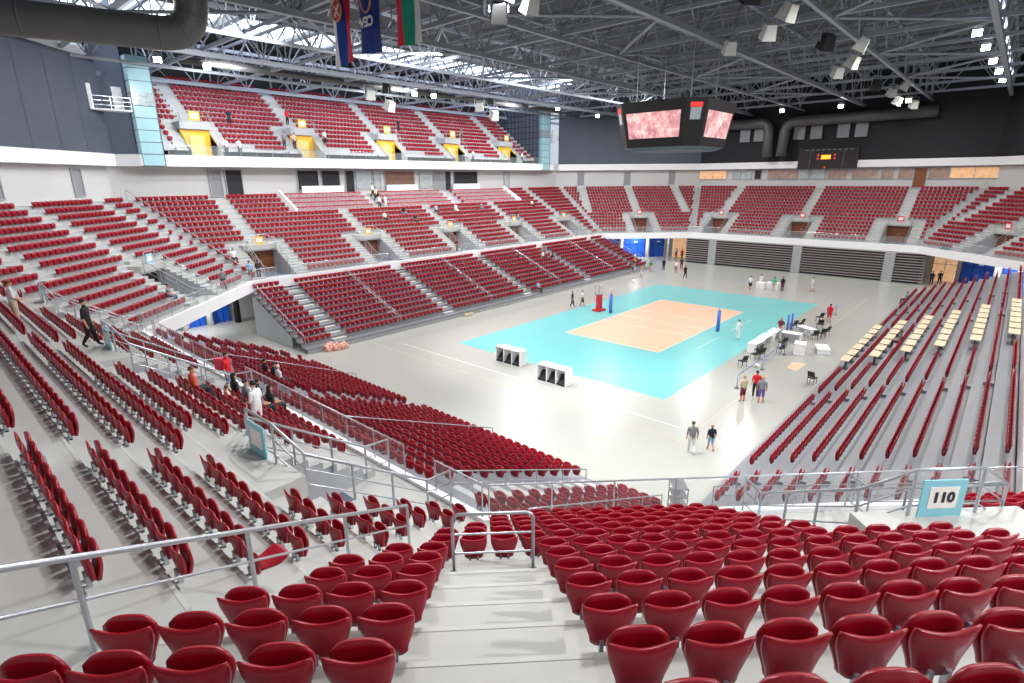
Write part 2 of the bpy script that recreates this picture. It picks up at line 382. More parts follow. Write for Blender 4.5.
# every seat: (x, y, z, rot, facet, block, row, index)
SEATS = []
SP = 0.486
def add_seat(f, d, s, z, block, row, i):
    n, D = FAC[f]; x, y, z = P(f, d, s, z)
    # seat faces -n; local +y -> n
    rz = math.atan2(n[1], n[0])-math.pi/2
    SEATS.append((x, y, z, rz, f, block, row, i))
def fill(f, d, a, c, z, block, row, anchor='a', gap=0.26):
    n = int((c-a-2*gap)/SP+1e-6)+1
    if n < 1: return
    for i in range(n):
        s = (a+gap+SP*i) if anchor == 'a' else (c-gap-SP*i)
        add_seat(f, d, s, z, block, row, i)
for f in ORDER:
    for k in range(NROW):
        d = 0.8*k; l, r = limits(f, d); l += -0.06 if f == 'W' else 0.45; r -= 0.62 if f == 'SW' else 0.45
        if f == 'W': l = max(l, -17.37)
        if k <= 5: cuts = [(c-(2.2 if f == 'W' and c < -11 else PO), c+PO) for c in PORT[f]]
        else: cuts = [(c-AH, c+AH) for c in PORT[f]+UPA[f]]
        if box_zone(f, k): cuts = [(-17.8, 19.3), (-24.6, -23.4), (23, 24.2)]
        for q, (a, c) in enumerate(sub_ranges(l, r, cuts)):
            anc = 'a'
            if f == 'W': anc = 'c' if q == 0 else 'a'     # align with the aisle edges
            if f == 'SW' and k >= 6 and q == 1: anc = 'c'
            if f == 'SW' and k <= 5: anc = 'a'
            fill(f, d, a, c, T(k), (f, q, k >= 6), k, anc)
    if f == 'N':
        for i, k in enumerate((11, 12, 13, 14)):
            for a, c in sub_ranges(-17.2, 18.5, [(-7, -5.6), (5.6, 7.0)]): fill(f, 0.8*k+0.05, a, c, T(k), (f, 9, True), k)
# retractable bleachers
RD = {'N': 16.55, 'S': 16.55, 'W': 29.4}
RT = lambda j: 0.4+0.335*j
def PR(f, off, s, z): return P(f, off-FAC[f][1], s, z)
RCUT = {'N': [(-24.6, -23.4), (-12.6, -11.4), (-0.6, 0.6), (11.4, 12.6), (23.4, 24.4)], 'W': [(-12.75, -11.45), (-0.6, 0.6), (11.4, 12.6)],
        'S': [(23.9, 25.1), (12.75, 13.45), (-6.0, -4.8), (-16, -15), (6.95, 7.0)]}
REXT = {'N': (-27.2, 27.8), 'S': (-28, 27.6), 'W': (-15.2, 15.2)}
DESKR = (0, 2, 4, 6, 8, 10)
for f in ('N', 'S', 'W'):
    for j in range(11):
        a0, c0 = REXT[f]; cuts = list(RCUT[f])
        if f == 'W': c0 = min(15.2, 13.5+j); a0 = -15.2
        if f == 'S' and j in DESKR: cuts.append((-6.0, 7.1))
        for q, (a, c) in enumerate(sub_ranges(a0, c0, cuts)):
            if c-a < 0.45: continue
            fill(f, RD[f]+0.8*j-FAC[f][1], a, c, RT(j), (f, 20+q, False), j)
# balcony seats (north side only)
BT = lambda k: 15.85+0.56*k
BX = (-27.4, 26.0); BAIS = [-24.5, -13.2, -1.6, 9.7, 21.1]
for k in range(14):
    cuts = [(c-2.5, c+2.5) if k <= 4 else (c-0.6, c+0.6) for c in BAIS]
    for q, (a, c) in enumerate(sub_ranges(BX[0], BX[1], cuts)):
        if k == 0: a, c = a+0.8*(c-a)/2, c-0.3
        fill('N', 37.4+0.75*k+0.25-25.7, a, c, BT(k), ('N', 40+q, False), k)
# seats under seated spectators are unfolded
SITTERS = [  # facet, k, s, look, label
 ('W', 3, -4.2, 'salmon', 'person in a salmon shirt sitting beside the left portal rail'),
 ('W', 1, -2.9, 'black', 'person with long dark hair in a black top sitting by the left portal'),
 ('W', 0, -3.2, 'navy', 'person in dark blue sitting in the lowest row by the left portal'),
 ('W', 2, -4.9, 'pink', 'small person in pale pink sitting near the left portal'),
 ('W', 1, -4.2, 'grey', 'person with dark hair sitting left of the grey-shirted spectator'),
 ('W', 1, -5.2, 'grey2', 'person in a grey shirt sitting in front of the standing white shirt'),
 ('W', 0, -4.4, 'dark', 'person with long dark hair stretching an arm in the lowest left row'),
 ('R', 8, 3.6, 'dark', 'dark-clothed person on the near left bleacher, left of the pair'),
 ('R', 8, 2.9, 'navy', 'person in navy sitting on the near left bleacher'),
 ('R', 8, 2.2, 'white', 'white-haired person in white sitting on the near left bleacher'),
 ('N', 8, -7.8, 'white', 'person in white sitting below the glazed box at centre left'),
 ('N', 9, -4.2, 'black', 'person in black and white sitting below the glazed box'),
 ('N', 7, -3.8, 'dark', 'dark-clothed person reclining in the middle far stand'),
 ('N', 9, 0.9, 'blue', 'person in blue sitting above a far stand portal'),
 ('N', 9, 4.2, 'white', 'person in white trousers sitting right of the glazed box aisle'),
 ('N', 9, 9.3, 'grey', 'person in grey sitting at the right end of the glazed box'),
 ('N', 6, 13.6, 'black', 'person in black sitting alone in the right part of the far stand'),
 ('N', 9, 20.2, 'white', 'person in white sitting high near the far stand right end'),
 ('N', 3, -26.8, 'white', 'person in white sitting at the left end of the far stand'),
 ('NW', 1, -11.8, 'grey', 'person in grey sitting low in the left corner stand'),
 ('Q', 7, 9.7, 'white', 'person in white sitting on the far bleacher, right of centre'),
 ('Q', 6, 10.6, 'black', 'person in black sitting below a white one on the far bleacher'),
 ('Q', 0, 1.6, 'blue', 'person in pale blue lounging in the front row of the far bleacher'),
 ('Q', 1, 25.3, 'orange', 'person in orange sitting in the far bleacher right end front rows'),
 ('Q', 2, 26.6, 'white', 'person in white sitting near the far bleacher right end'),
 ('Q', 0, 22.6, 'dark', 'dark-clothed person sitting low at the far bleacher right end'),
 ('T', 3, -1.5, 'grey2', 'person in grey sitting at the press desks on the right bleacher'),
 ('T', 0, 21.5, 'teal', 'person in teal sitting in the front row of the right bleacher'),
]
def sitter_pos(f, k, s_):
    if f == 'R': return P('W', RD['W']+0.8*k-39.1, s_, RT(k)), 'W'
    if f == 'Q': return P('N', RD['N']+0.8*k-25.7, s_, RT(k)), 'N'
    if f == 'T': return P('S', RD['S']+0.8*k-25.7, -s_, RT(k)), 'S'
    return P(f, 0.8*k, s_, T(k)), f
SAT = []; used = set()
for sp in SITTERS:
    pos, fb = sitter_pos(*sp[:3]); bi = min((i for i in range(len(SEATS)) if i not in used), key=lambda i: (SEATS[i][0]-pos[0])**2+(SEATS[i][1]-pos[1])**2+4*(SEATS[i][2]-pos[2])**2)
    used.add(bi); SAT.append((bi, sp))
def view(x, y, z):
    d = np.array((x, y, z))-CC; zc = d@CF
    if zc <= 0.3: return None
    return 512+CFL*(d@CR)/zc, 341.5-CFL*(d@CU)/zc, zc
cand = []
for i, st in enumerate(SEATS):
    if i in used: continue
    v = view(st[0], st[1], st[2]+0.65)
    if v and -18 < v[0] < 1042 and -10 < v[1] < 700: cand.append((v[2], i))
cand.sort(); near = [i for _, i in cand[:300]]; nearset = set(near)
OPEN_SEAT = None; best = 1e9
for i in near:
    st = SEATS[i]; v = view(st[0], st[1], st[2]+0.6)
    dd = abs(v[0]-252)+abs(v[1]-548)
    if st[4] == 'W' and dd < best: best = dd; OPEN_SEAT = i
BN = {('SW', 0, True): 'beyond the portal sign', ('SW', 1, True): 'foreground block right of central aisle', ('SW', 2, True): 'foreground block left of central aisle',
      ('SW', 0, False): 'block beyond the portal stairs', ('SW', 1, False): 'low block under the hoop rail',
      ('W', 0, True): 'left stand front block', ('W', 1, True): 'left stand block past its first aisle', ('W', 2, True): 'left stand block past its second aisle', ('W', 3, True): 'left stand farthest block',
      ('W', 0, False): 'small left stand block beside portal', ('W', 1, False): 'left stand block below first aisle', ('W', 2, False): 'left stand block below second aisle', ('W', 3, False): 'left stand farthest low block'}
proto = seat_proto(); first = True
groups = {}
for i in near:
    st = SEATS[i]; groups.setdefault((st[5], st[6]), []).append((view(st[0], st[1], st[2])[2], i))
rank = {}
for key, lst in groups.items():
    lst.sort()
    for r_, (_, i) in enumerate(lst): rank[i] = r_+1
for i in near:
    st = SEATS[i]
    o = proto if first else copy_tree(proto); first = False
    o.location = st[:3]; o.rotation_euler = (0, 0, st[3]); o.name = 'stadium_seat'
    blk = BN.get(st[5], 'lower stand')
    rel = st[6]+1 if not st[5][2] else st[6]-5
    o['label'] = 'red seat, %s row, %s from near end, %s' % (ORD[rel], ORD[min(rank[i], 40)], blk)
    o['category'] = 'seat'; o['group'] = 'red folding seats in the '+blk if blk[0] != 'b' else 'red folding seats '+blk
    if i == OPEN_SEAT:
        for ch in o.children:
            if ch.name.startswith('seat_pan'):
                pv = Vector((0, -0.05, 0.43)); ch.rotation_euler = (math.radians(78), 0, 0)
                ch.location = pv-Matrix.Rotation(math.radians(78), 3, 'X') @ pv
        o['label'] = 'red seat with its pan folded down at the end of a left stand row'
def unfold(o):
    for ch in o.children:
        if ch.name.startswith('seat_pan'):
            pv = Vector((0, -0.05, 0.43)); ch.rotation_euler = (math.radians(78), 0, 0)
            ch.location = pv-Matrix.Rotation(math.radians(78), 3, 'X') @ pv
for bi, sp in SAT:
    st = SEATS[bi]; o = copy_tree(proto); o.location = st[:3]; o.rotation_euler = (0, 0, st[3]); unfold(o)
    o['label'] = 'unfolded red seat under the '+' '.join(sp[4].split()[:11]); o['category'] = 'seat'; o['group'] = 'occupied red seats'
def tile(proto_vf, items):
    V, F = proto_vf; n = len(V); A = np.array(items)
    c, s_ = np.cos(A[:, 3]), np.sin(A[:, 3])
    X = V[None, :, 0]*c[:, None]-V[None, :, 1]*s_[:, None]+A[:, 0:1]
    Y = V[None, :, 0]*s_[:, None]+V[None, :, 1]*c[:, None]+A[:, 1:2]
    Z = V[None, :, 2]+A[:, 2:3]
    VV = np.stack([X, Y, Z], -1).reshape(-1, 3)
    F = np.array(F); FF = (F[None]+(np.arange(len(A))*n)[:, None, None]).reshape(-1, 4)
    return VV, FF
rest = [[], []]
for i, st in enumerate(SEATS):
    if i in nearset or i in used: continue
    v = view(st[0], st[1], st[2]+0.65)
    if not v or v[0] < -160 or v[0] > 1190 or v[1] > 860: continue
    rest[0 if v[2] < 34 else 1].append(st[:4])
Vs, Fs, off = [], [], 0
for lst, lod in zip(rest, ((5, 4), (2, 3))):
    if lst:
        a, b_ = tile(low_seat(*lod), lst); Vs.append(a); Fs.append(b_+off); off += len(a)
VV = np.concatenate(Vs); FF = np.concatenate(Fs)
me = bpy.data.meshes.new('stadium_seating'); me.vertices.add(len(VV)); me.vertices.foreach_set('co', VV.astype(np.float32).ravel())
me.loops.add(len(FF)*4); me.loops.foreach_set('vertex_index', FF.astype(np.int32).ravel())
me.polygons.add(len(FF)); me.polygons.foreach_set('loop_start', np.arange(0, len(FF)*4, 4, dtype=np.int32))
me.polygons.foreach_set('use_smooth', np.ones(len(FF), dtype=bool)); me.materials.append(M_RED); me.update(calc_edges=True)
o = bpy.data.objects.new('stadium_seating', me); col.objects.link(o)
tag(o, 'thousands of smaller red folding seats filling the stands farther away', 'seats', None, 'stuff')
# ------------------------------------------------------------------ retractable bleachers
def bleacher(f, label):
    a0, c0 = REXT[f]; b = MB()
    for j in range(11):
        o0 = RD[f]+0.8*j-0.55-(0.1 if j == 0 else 0); o1 = RD[f]+0.8*j+(0.27 if j == 10 else 0.25); z = RT(j)
        a, c = a0, c0
        if f == 'W': c = min(15.2, 13.5+j)
        b.cur = 0
        b.prism([PR(f, o0, a, z-0.12), PR(f, o1, a, z-0.12), PR(f, o1, c, z-0.12), PR(f, o0, c, z-0.12)],
                [PR(f, o0, a, z), PR(f, o1, a, z), PR(f, o1, c, z), PR(f, o0, c, z)])
        b.cur = 1
        zb = 0.02 if j == 0 else z-0.335
        b.poly(PR(f, o0+0.03, a, zb), PR(f, o0+0.03, c, zb), PR(f, o0+0.03, c, z-0.1), PR(f, o0+0.03, a, z-0.1))
    r = b.build('retractable_bleacher', [M_DECK, M_RISER]); tag(r, label, 'bleacher')
    for (q0, q1) in RCUT[f]:
        if q1-q0 < 0.3: continue
        st = MB(); st.bar(PR(f, RD[f]+0.2, q0+0.03, RT(0)), PR(f, RD[f]+7.9, q0+0.03, RT(9)), 0.03)
        for j in range(10):
            o1 = RD[f]+0.8*j+0.25; z = RT(j)
            st.prism([PR(f, o1-0.4, q0, z), PR(f, o1, q0, z), PR(f, o1, q1, z), PR(f, o1-0.4, q1, z)],
                     [PR(f, o1-0.4, q0, z+0.17), PR(f, o1, q0, z+0.17), PR(f, o1, q1, z+0.17), PR(f, o1-0.4, q1, z+0.17)])
        st.build('aisle_steps', M_STEP if f != 'S' else M_DECK, r)
    for e_ in (a0, c0):
        p = MB(); q = e_+(0.02 if e_ > 0 else -0.02)
        p.poly(PR(f, RD[f]+1.7, q, 0.02), PR(f, RD[f]+8.2, q, 0.02), PR(f, RD[f]+8.2, q, 3.6), PR(f, RD[f]+1.7, q, 0.95))
        p.build('side_panel', M_RISER, r)
    return r
bleacher('N', 'extended grey bleacher with red seats along the far side of the court')
bleacher('S', 'extended grey bleacher with press desks along the right side')
bleacher('W', 'extended bleacher of red seats at the near left end of the court')
# closed bleacher at the far end
b = MB(); R_ = None
def blk(y0, y1):
    b = MB()
    for j in range(11):
        z = 0.32+0.345*j; x = 38.15-0.04*j*0
        b.box((x-0.12, (y0+y1)/2, z), (0.34, y1-y0, 0.065))
    return b
root = empty('closed_bleacher', (38.2, 0, 0)); tag(root, 'folded retractable bleacher with stacked dark rows at the far end', 'bleacher')
ys = [(-15.9, -12.8), (-11.6, -1.8), (-0.6, 10.4), (11.6, 15.4)]
for y0, y1 in ys:
    bb = blk(y0, y1); o = bb.build('row_fronts', M_RISER, root); o.matrix_parent_inverse = Matrix.Translation((-38.2, 0, 0))
    cb = MB()
    for j in range(10):
        cb.box((38.3, (y0+y1)/2, 0.49+0.345*j), (0.2, y1-y0-0.1, 0.2))
    o = cb.build('folded_seats', mat('dark_red_fold', (88, 30, 34), 0.5), root); o.matrix_parent_inverse = Matrix.Translation((-38.2, 0, 0))
for y0, y1 in ((-12.8, -11.6), (-1.8, -0.6), (10.4, 11.6)):
    cb = MB()
    for j in range(11): cb.box((38.0, (y0+y1)/2, 0.18+0.345*j), (0.42, y1-y0-0.06, 0.3))
    o = cb.build('stair_end', M_RISER, root); o.matrix_parent_inverse = Matrix.Translation((-38.2, 0, 0))
o = MB().box((38.6, 0, 1.9), (0.35, 31, 3.7)).build('back_frame', M_DARKIN, root); o.matrix_parent_inverse = Matrix.Translation((-38.2, 0, 0))
# ------------------------------------------------------------------ court
root = empty('volleyball_court', (0, 0, 0)); tag(root, 'teal and orange volleyball court laid on the arena floor', 'court')
b = MB(); b.poly((-17.4, -9.3, 0.006), (17.5, -9.3, 0.006), (17.5, 9.3, 0.006), (-17.4, 9.3, 0.006)); b.build('free_zone_mat', M_TEAL, root)
b = MB(); b.poly((-9, -4.5, 0.011), (9, -4.5, 0.011), (9, 4.5, 0.011), (-9, 4.5, 0.011)); b.build('playing_area', M_ORNG, root)
b = MB(); z = 0.016
def ln(x0, y0, x1, y1, w_=0.05):
    b.poly((min(x0, x1)-w_/2, min(y0, y1)-w_/2, z), (max(x0, x1)+w_/2, min(y0, y1)-w_/2, z), (max(x0, x1)+w_/2, max(y0, y1)+w_/2, z), (min(x0, x1)-w_/2, max(y0, y1)+w_/2, z))
for x in (-3, 0, 3): ln(x, -4.5, x, 4.5, 0.09)
ln(-9, -4.5, 9, -4.5); ln(-9, 4.5, 9, 4.5); ln(-9, -4.5, -9, 4.5); ln(9, -4.5, 9, 4.5)
for sx in (-3, 3):
    for i in range(5): ln(sx, -4.8-0.35*i, sx, -4.95-0.35*i); ln(sx, 4.8+0.35*i, sx, 4.95+0.35*i)
for sy in (-6.3,):
    ln(-6, sy, -1.6, sy); ln(1, sy, 6, sy)
b.build('court_lines', M_LINE, root)
M_TAPE = mat('yellowish_floor_tape', (176, 166, 138), 0.6); M_TAPE2 = mat('faint_floor_tape', (226, 226, 222), 0.5); M_TAPE3 = mat('blue_grey_tape', (120, 130, 160), 0.5)
def tape(name, lab, pts, m_, w_=0.06):
    b = MB()
    for p, q in zip(pts, pts[1:]):
        d = Vector(q)-Vector(p); n = Vector((-d.y, d.x)).normalized()*w_/2
        b.poly((p[0]-n.x, p[1]-n.y, 0.004), (q[0]-n.x, q[1]-n.y, 0.004), (q[0]+n.x, q[1]+n.y, 0.004), (p[0]+n.x, p[1]+n.y, 0.004))
    tag(b.build(name, m_), lab, 'floor tape')
tape('floor_tape', 'yellow floor tape line crossing in front of the near end of the court', [(-22, 15.5), (-22, -12.6), (24.5, -12.6)], M_TAPE)
tape('floor_tape', 'white floor tape beyond the near end of the court', [(-20.5, 12.5), (-20.5, -11.8)], M_TAPE2, 0.05)
tape('floor_tape', 'blue-grey tape line along the far long side of the court', [(-22, 13.4), (22, 13.4)], M_TAPE3, 0.07)
tape('floor_tape', 'blue-grey tape line beyond the far end of the court', [(25.5, 9.5), (25.5, -11.5), (-12, -11.5)], M_TAPE3, 0.05)
M_NETBLUE = mat('blue_pad', (70, 110, 205), 0.5); M_RSTAND = mat('red_padding', (200, 30, 48), 0.45)
for x, y, lab in ((0, 5.5, 'blue padded net post on the far side of the court'), (0, -5.5, 'blue padded net post on the near right side of the court')):
    root = empty('net_post', (x, y, 0)); tag(root, lab, 'net post')
    MB().tube([(0, 0, 0.03), (0, 0, 1.9)], 0.16, 10).build('padding', M_NETBLUE, root, True)
    MB().tube([(0, 0, 1.9), (0, 0, 2.55)], 0.045, 8).build('pole', M_STEEL, root, True)
    MB().box((0, 0, 0.025), (0.5, 0.3, 0.03)).build('base', M_STEEL, root)
root = empty('referee_stand', (0, 6.9, 0)); tag(root, 'red padded referee stand beside the far net post', 'referee stand')
MB().box((0, 0, 0.12), (1.2, 0.9, 0.16)).build('base', M_RSTAND, root)
MB().box((0, 0, 0.95), (0.5, 0.45, 1.5)).build('padding', M_RSTAND, root)
MB().box((0, 0.05, 1.74), (0.62, 0.6, 0.08)).build('platform', M_STEEL, root)
b = MB()
for sx in (-0.3, 0.3): b.bar((sx, -0.2, 1.7), (sx, -0.2, 2.7), 0.025, 6); b.bar((sx, 0.3, 1.7), (sx, 0.3, 2.7), 0.025, 6); b.bar((sx, -0.2, 2.65), (sx, 0.3, 2.65), 0.025, 6)
b.bar((-0.3, -0.2, 2.65), (0.3, -0.2, 2.65), 0.025, 6); b.build('handrail', M_STEEL, root)
# benches (three-bay boxes)
def bay_box(x, y, lab):
    root = empty('team_box', (x, y, 0)); tag(root, lab, 'storage box')
    L, H, D = 2.4, 1.15, 0.75; b = MB()
    b.box((0, 0, H-0.03), (D, L, 0.06)); b.box((D/2-0.03, 0, H/2), (0.06, L, H-0.02))
    for i in range(4): b.box((0, -L/2+0.03+i*(L-0.06)/3, H/2), (D, 0.07, H-0.04))
    b.build('frame', M_WHITE, root)
    MB().box((0, 0, 0.08), (D-0.05, L-0.1, 0.1)).build('floor_board', M_DARKIN, root)
    for i in range(3):
        yy = -L/2+(i+0.5)*L/3; bb = MB(); bb.prism([(-0.28, yy-0.3, 0.14), (0.3, yy-0.3, 0.14), (0.3, yy+0.3, 0.14), (-0.28, yy+0.3, 0.14)], [(0.1, yy-0.3, 0.6), (0.3, yy-0.3, 0.6), (0.3, yy+0.3, 0.6), (0.1, yy+0.3, 0.6)])
        bb.build('bay_insert', M_DARKIN, root)  # dark wedge put in for the triangular shading inside each bay
bay_box(-18.3, 2.6, 'white three-bay box on the floor nearer the far stand')
bay_box(-19.4, -2.3, 'white three-bay box on the floor nearer the camera')
# ------------------------------------------------------------------ glass barriers and rails
def cuts_of(f): return {'N': [(c-0.7, c+0.7) for c in (-12, 0, 12, 24, -24)], 'S': [(c-0.7, c+0.7) for c in (-23.6, -12, 0, 12, 24)], 'W': [(-12.7, -11.3), (-0.7, 0.7), (11.3, 12.7)]}.get(f, [])
SIDE = {'W': 'near left end', 'NW': 'left corner', 'N': 'far long side', 'NE': 'far left corner', 'E': 'far end', 'SE': 'far right corner', 'S': 'right long side', 'SW': 'camera corner'}
for f in ORDER:
    l, r = limits(f, -0.75)
    segs = sub_ranges(l+0.1, r-0.1, cuts_of(f))
    segs = [(a, c) for a, c in segs if c-a > 0.6]
    for qi, (a, c) in enumerate(segs):
        b = MB(); n = max(1, int(round((c-a)/1.6))); h = (c-a)/n
        for i in range(n): b.poly(P(f, -0.75, a+h*i+0.04, 4.8), P(f, -0.75, a+h*(i+1)-0.04, 4.8), P(f, -0.75, a+h*(i+1)-0.04, 5.62), P(f, -0.75, a+h*i+0.04, 5.62))
        g = b.build('glass_barrier', M_GLASS)
        tag(g, '%s glass barrier section on the slab edge, %s' % (ORD[qi+1], SIDE[f]), 'barrier', 'glass barriers on the slab edge')
        b = MB(); b.bar(P(f, -0.75, a, 5.68), P(f, -0.75, c, 5.68), 0.024, 6)
        for i in range(n+1): b.bar(P(f, -0.75, a+h*i, 4.74), P(f, -0.75, a+h*i, 5.67), 0.022, 4)
        b.build('frame', M_STEEL, g)
def offset_path(pts, dz): return [(x, y, z+dz) for x, y, z in pts]
def railing(name, label, path, posts, mids=(-0.35, -0.7), r=0.026, group=None, cat='railing', drop=1.05, near=False):
    g = MB().tube(path, r, 8).build(name, M_STEEL, smooth=True); tag(g, label, cat, group)
    for dz in mids: MB().tube(offset_path(path, dz), r*0.55, 6).build('mid_rail', M_STEEL, g, True)
    for p in posts: MB().bar(p, (p[0], p[1], p[2]-drop), r*0.9, 6).build('post', M_STEEL, g)
    return g
PN = {'W': 'near left end', 'N': 'far long side', 'E': 'far end', 'S': 'right side', 'SW': 'camera corner', 'NW': 'left corner', 'NE': 'far left corner', 'SE': 'far right corner'}
def sgn(f, c, v):
    return PN[f]+', '+ORD[v+1]+' portal' if len(PORT[f]) > 1 else PN[f]
SIGNCOL = {'N': M_YEL, 'E': mat('sign_red', (222, 60, 60), 0.5), 'NE': mat('sign_red', (0, 0, 0)), 'SE': mat('sign_red', (0, 0, 0))}
M_SBLUE = mat('sign_cyan', (140, 208, 222), 0.45)
def text_mesh(txt, size, name, m_, parent, M, flip=False, extrude=0.004):
    cu = bpy.data.curves.new(name, 'FONT'); cu.body = txt; cu.size = size; cu.align_x = 'CENTER'; cu.align_y = 'CENTER'; cu.extrude = extrude; cu.offset = 0.012*size/0.3
    o = bpy.data.objects.new(name, cu); col.objects.link(o)
    dg = bpy.context.evaluated_depsgraph_get(); me = bpy.data.meshes.new_from_object(o.evaluated_get(dg)); bpy.data.objects.remove(o)
    me.materials.clear(); me.materials.append(m_)
    t = bpy.data.objects.new(name, me); col.objects.link(t); t.parent = parent; t.matrix_local = M; return t
for f in ORDER:
    for vi, c in enumerate(PORT[f]):
        if f == 'S' and c > 10: pass
        if view(*P(f, 3, c, 8)) is None: continue
        w_ = 1.38
        path = [P(f, -0.68, c-w_, 5.66), P(f, 0.1, c-w_, 5.72), P(f, 3.2, c-w_, 7.72), P(f, 3.45, c-0.62, 8.22), P(f, 3.45, c+0.62, 8.22), P(f, 3.2, c+w_, 7.72), P(f, 0.1, c+w_, 5.72), P(f, -0.68, c+w_, 5.66)]
        posts = [path[0], path[1], path[2], path[3], path[4], path[5], path[6], path[7]]
        for t_ in (0.33, 0.66):
            for i0, i1 in ((1, 2), (6, 5)): posts.append(tuple(path[i0][q]*(1-t_)+path[i1][q]*t_ for q in range(3)))
        railing('portal_railing', 'steel railing around the entrance portal, '+sgn(f, c, vi), path, posts, drop=1.03, r=0.032 if f in ('SW', 'W') else 0.028)
        # sign
        n, D = FAC[f]; ang = math.atan2(n[1], n[0])
        M_S = SIGNCOL.get(f, M_SBLUE)
        root = empty('section_sign', P(f, 3.5, c+(0.1 if f in ('SW', 'W') else 0), 7.68), ang); tag(root, 'square section sign on the portal railing, '+sgn(f, c, vi)+(', reading 110' if f == 'SW' else ''), 'sign')
        MB().box((0, 0, 0), (0.03, 0.8, 0.72)).build('sign_border', M_S, root)
        MB().box((0, 0, 0.02), (0.045, 0.52, 0.42)).build('sign_face', M_LINE, root)
        if f == 'SW':
            Mx = Matrix.Translation((0.028, 0, 0.02)) @ Matrix(((0, 0, 1, 0), (1, 0, 0, 0), (0, 1, 0, 0), (0, 0, 0, 1)))
            text_mesh('110', 0.27, 'sign_number', M_BLACK, root, Mx)
        # dark floor mat of the near left portals, added elsewhere to darken the interior
        mb = MB(); mb.poly(P(f, 0.9, c-1.4, 4.63), P(f, 3.9, c-1.4, 4.63), P(f, 3.9, c+1.4, 4.63), P(f, 0.9, c+1.4, 4.63))
        tag(mb.build('floor_mat', mat('slate_blue_mat', (92, 98, 120), 0.6)), 'slate floor mat darkening the entrance portal, '+sgn(f, c, vi), 'mat')
        # door wall deep in the portal, left corner one painted near-black as unlit depth
        di = len([o for o in bpy.data.objects if o.name.startswith('door_')])
        root = empty('door_%d' % (di+1), P(f, 5.9 if f in ('W', 'SW') else 4.0, c, 4.62), ang); root['kind'] = 'structure'
        MB().box((0, 0, 1.05), (0.06, 2.8, 2.08)).build('door_frame', M_DARKIN if f in ('W', 'SW', 'NW') else M_WOOD, root)
        for sy in (-0.6, 0.6):
            pnl = MB().box((-0.05, sy, 1.0), (0.05, 1.1, 1.95)).build('door_panel', M_WOOD if f not in ('W', 'SW', 'NW') else (M_DARKIN if f == 'NW' else M_BLUE), root)
            MB().box((-0.1, sy*0.2, 1.0), (0.04, 0.04, 0.3)).build('door_handle', M_STEEL, pnl)
# seam rails
for f, g, k0, k1, lab in (('W', 'SW', 4, 13, 'long slanting steel handrail across the lower left foreground'), ('N', 'NW', 1, 15, 'slanting steel handrail where the left corner meets the far side'),
                          ('E', 'SE', 1, 15, 'slanting steel handrail at the far right corner seam'), ('E', 'NE', 1, 15, 'slanting steel handrail at the far left corner seam')):
    pts = [P(f, 0.8*k-0.55, seam(f, g, 0.8*k-0.55), T(k)+0.95) for k in (range(k0, k1+1))]
    railing('handrail', lab, pts, pts[::2], mids=(-0.42,), drop=0.95, r=0.03)
# hoop rail at the foot of the foreground aisle
d_ = 0.8*6-0.35; s0, s1 = 16.05, 17.25
g = MB().tube([P('SW', d_, s0, T(6)), P('SW', d_, s0, T(6)+0.93), P('SW', d_, s0+0.03, T(6)+0.99), P('SW', d_, s0+0.1, T(6)+1.02), P('SW', d_, s1-0.1, T(6)+1.02), P('SW', d_, s1-0.03, T(6)+0.99), P('SW', d_, s1, T(6)+0.93), P('SW', d_, s1, T(6))], 0.026, 8).build('hoop_rail', M_STEEL, smooth=True)
tag(g, 'steel hoop rail at the foot of the foreground aisle', 'railing')
for h in (0.35, 0.68): MB().tube([P('SW', d_, s0, T(6)+h), P('SW', d_, s1, T(6)+h)], 0.016, 6).build('mid_rail', M_STEEL, g)
for s_ in (s0, s1): MB().box(P('SW', d_, s_, T(6)-0.05), (0.12, 0.12, 0.12), math.pi/4).build('foot', M_MULL, g)
# stair rails on the retractable bleachers
def slope_rail(f, s_, j0, j1, lab, group=None):
    pts = [PR(f, RD[f]+0.8*j-0.2, s_, RT(j)+0.9) for j in range(j0, j1+1)]
    railing('stair_rail', lab, pts, pts[::2], mids=(-0.4,), drop=0.88, r=0.024, group=group)
for i, s_ in enumerate((-18, -6, 6, 18)):
    for q, ds in enumerate((-0.12, 0.12)): slope_rail('N', s_+ds, 0, 10, '%s steel rail of the %s pair running down the far bleacher' % (('left', 'right')[q], ORD[i+1]))
slope_rail('N', -27.1, 0, 10, 'steel rail on the left edge of the far bleacher'); slope_rail('N', 27.7, 0, 10, 'steel rail on the right edge of the far bleacher')
slope_rail('W', -6.0, 0, 10, 'steel rail running down the near left bleacher'); slope_rail('W', -12.1, 1, 10, 'steel rail in the last aisle of the near left bleacher'); slope_rail('W', -15.1, 0, 10, 'steel end rail on the near left bleacher')
slope_rail('S', 27.3, 0, 10, 'steel rail on the near edge of the right bleacher'); slope_rail('W', 6.0, 0, 10, 'steel rail down the left part of the near left bleacher')
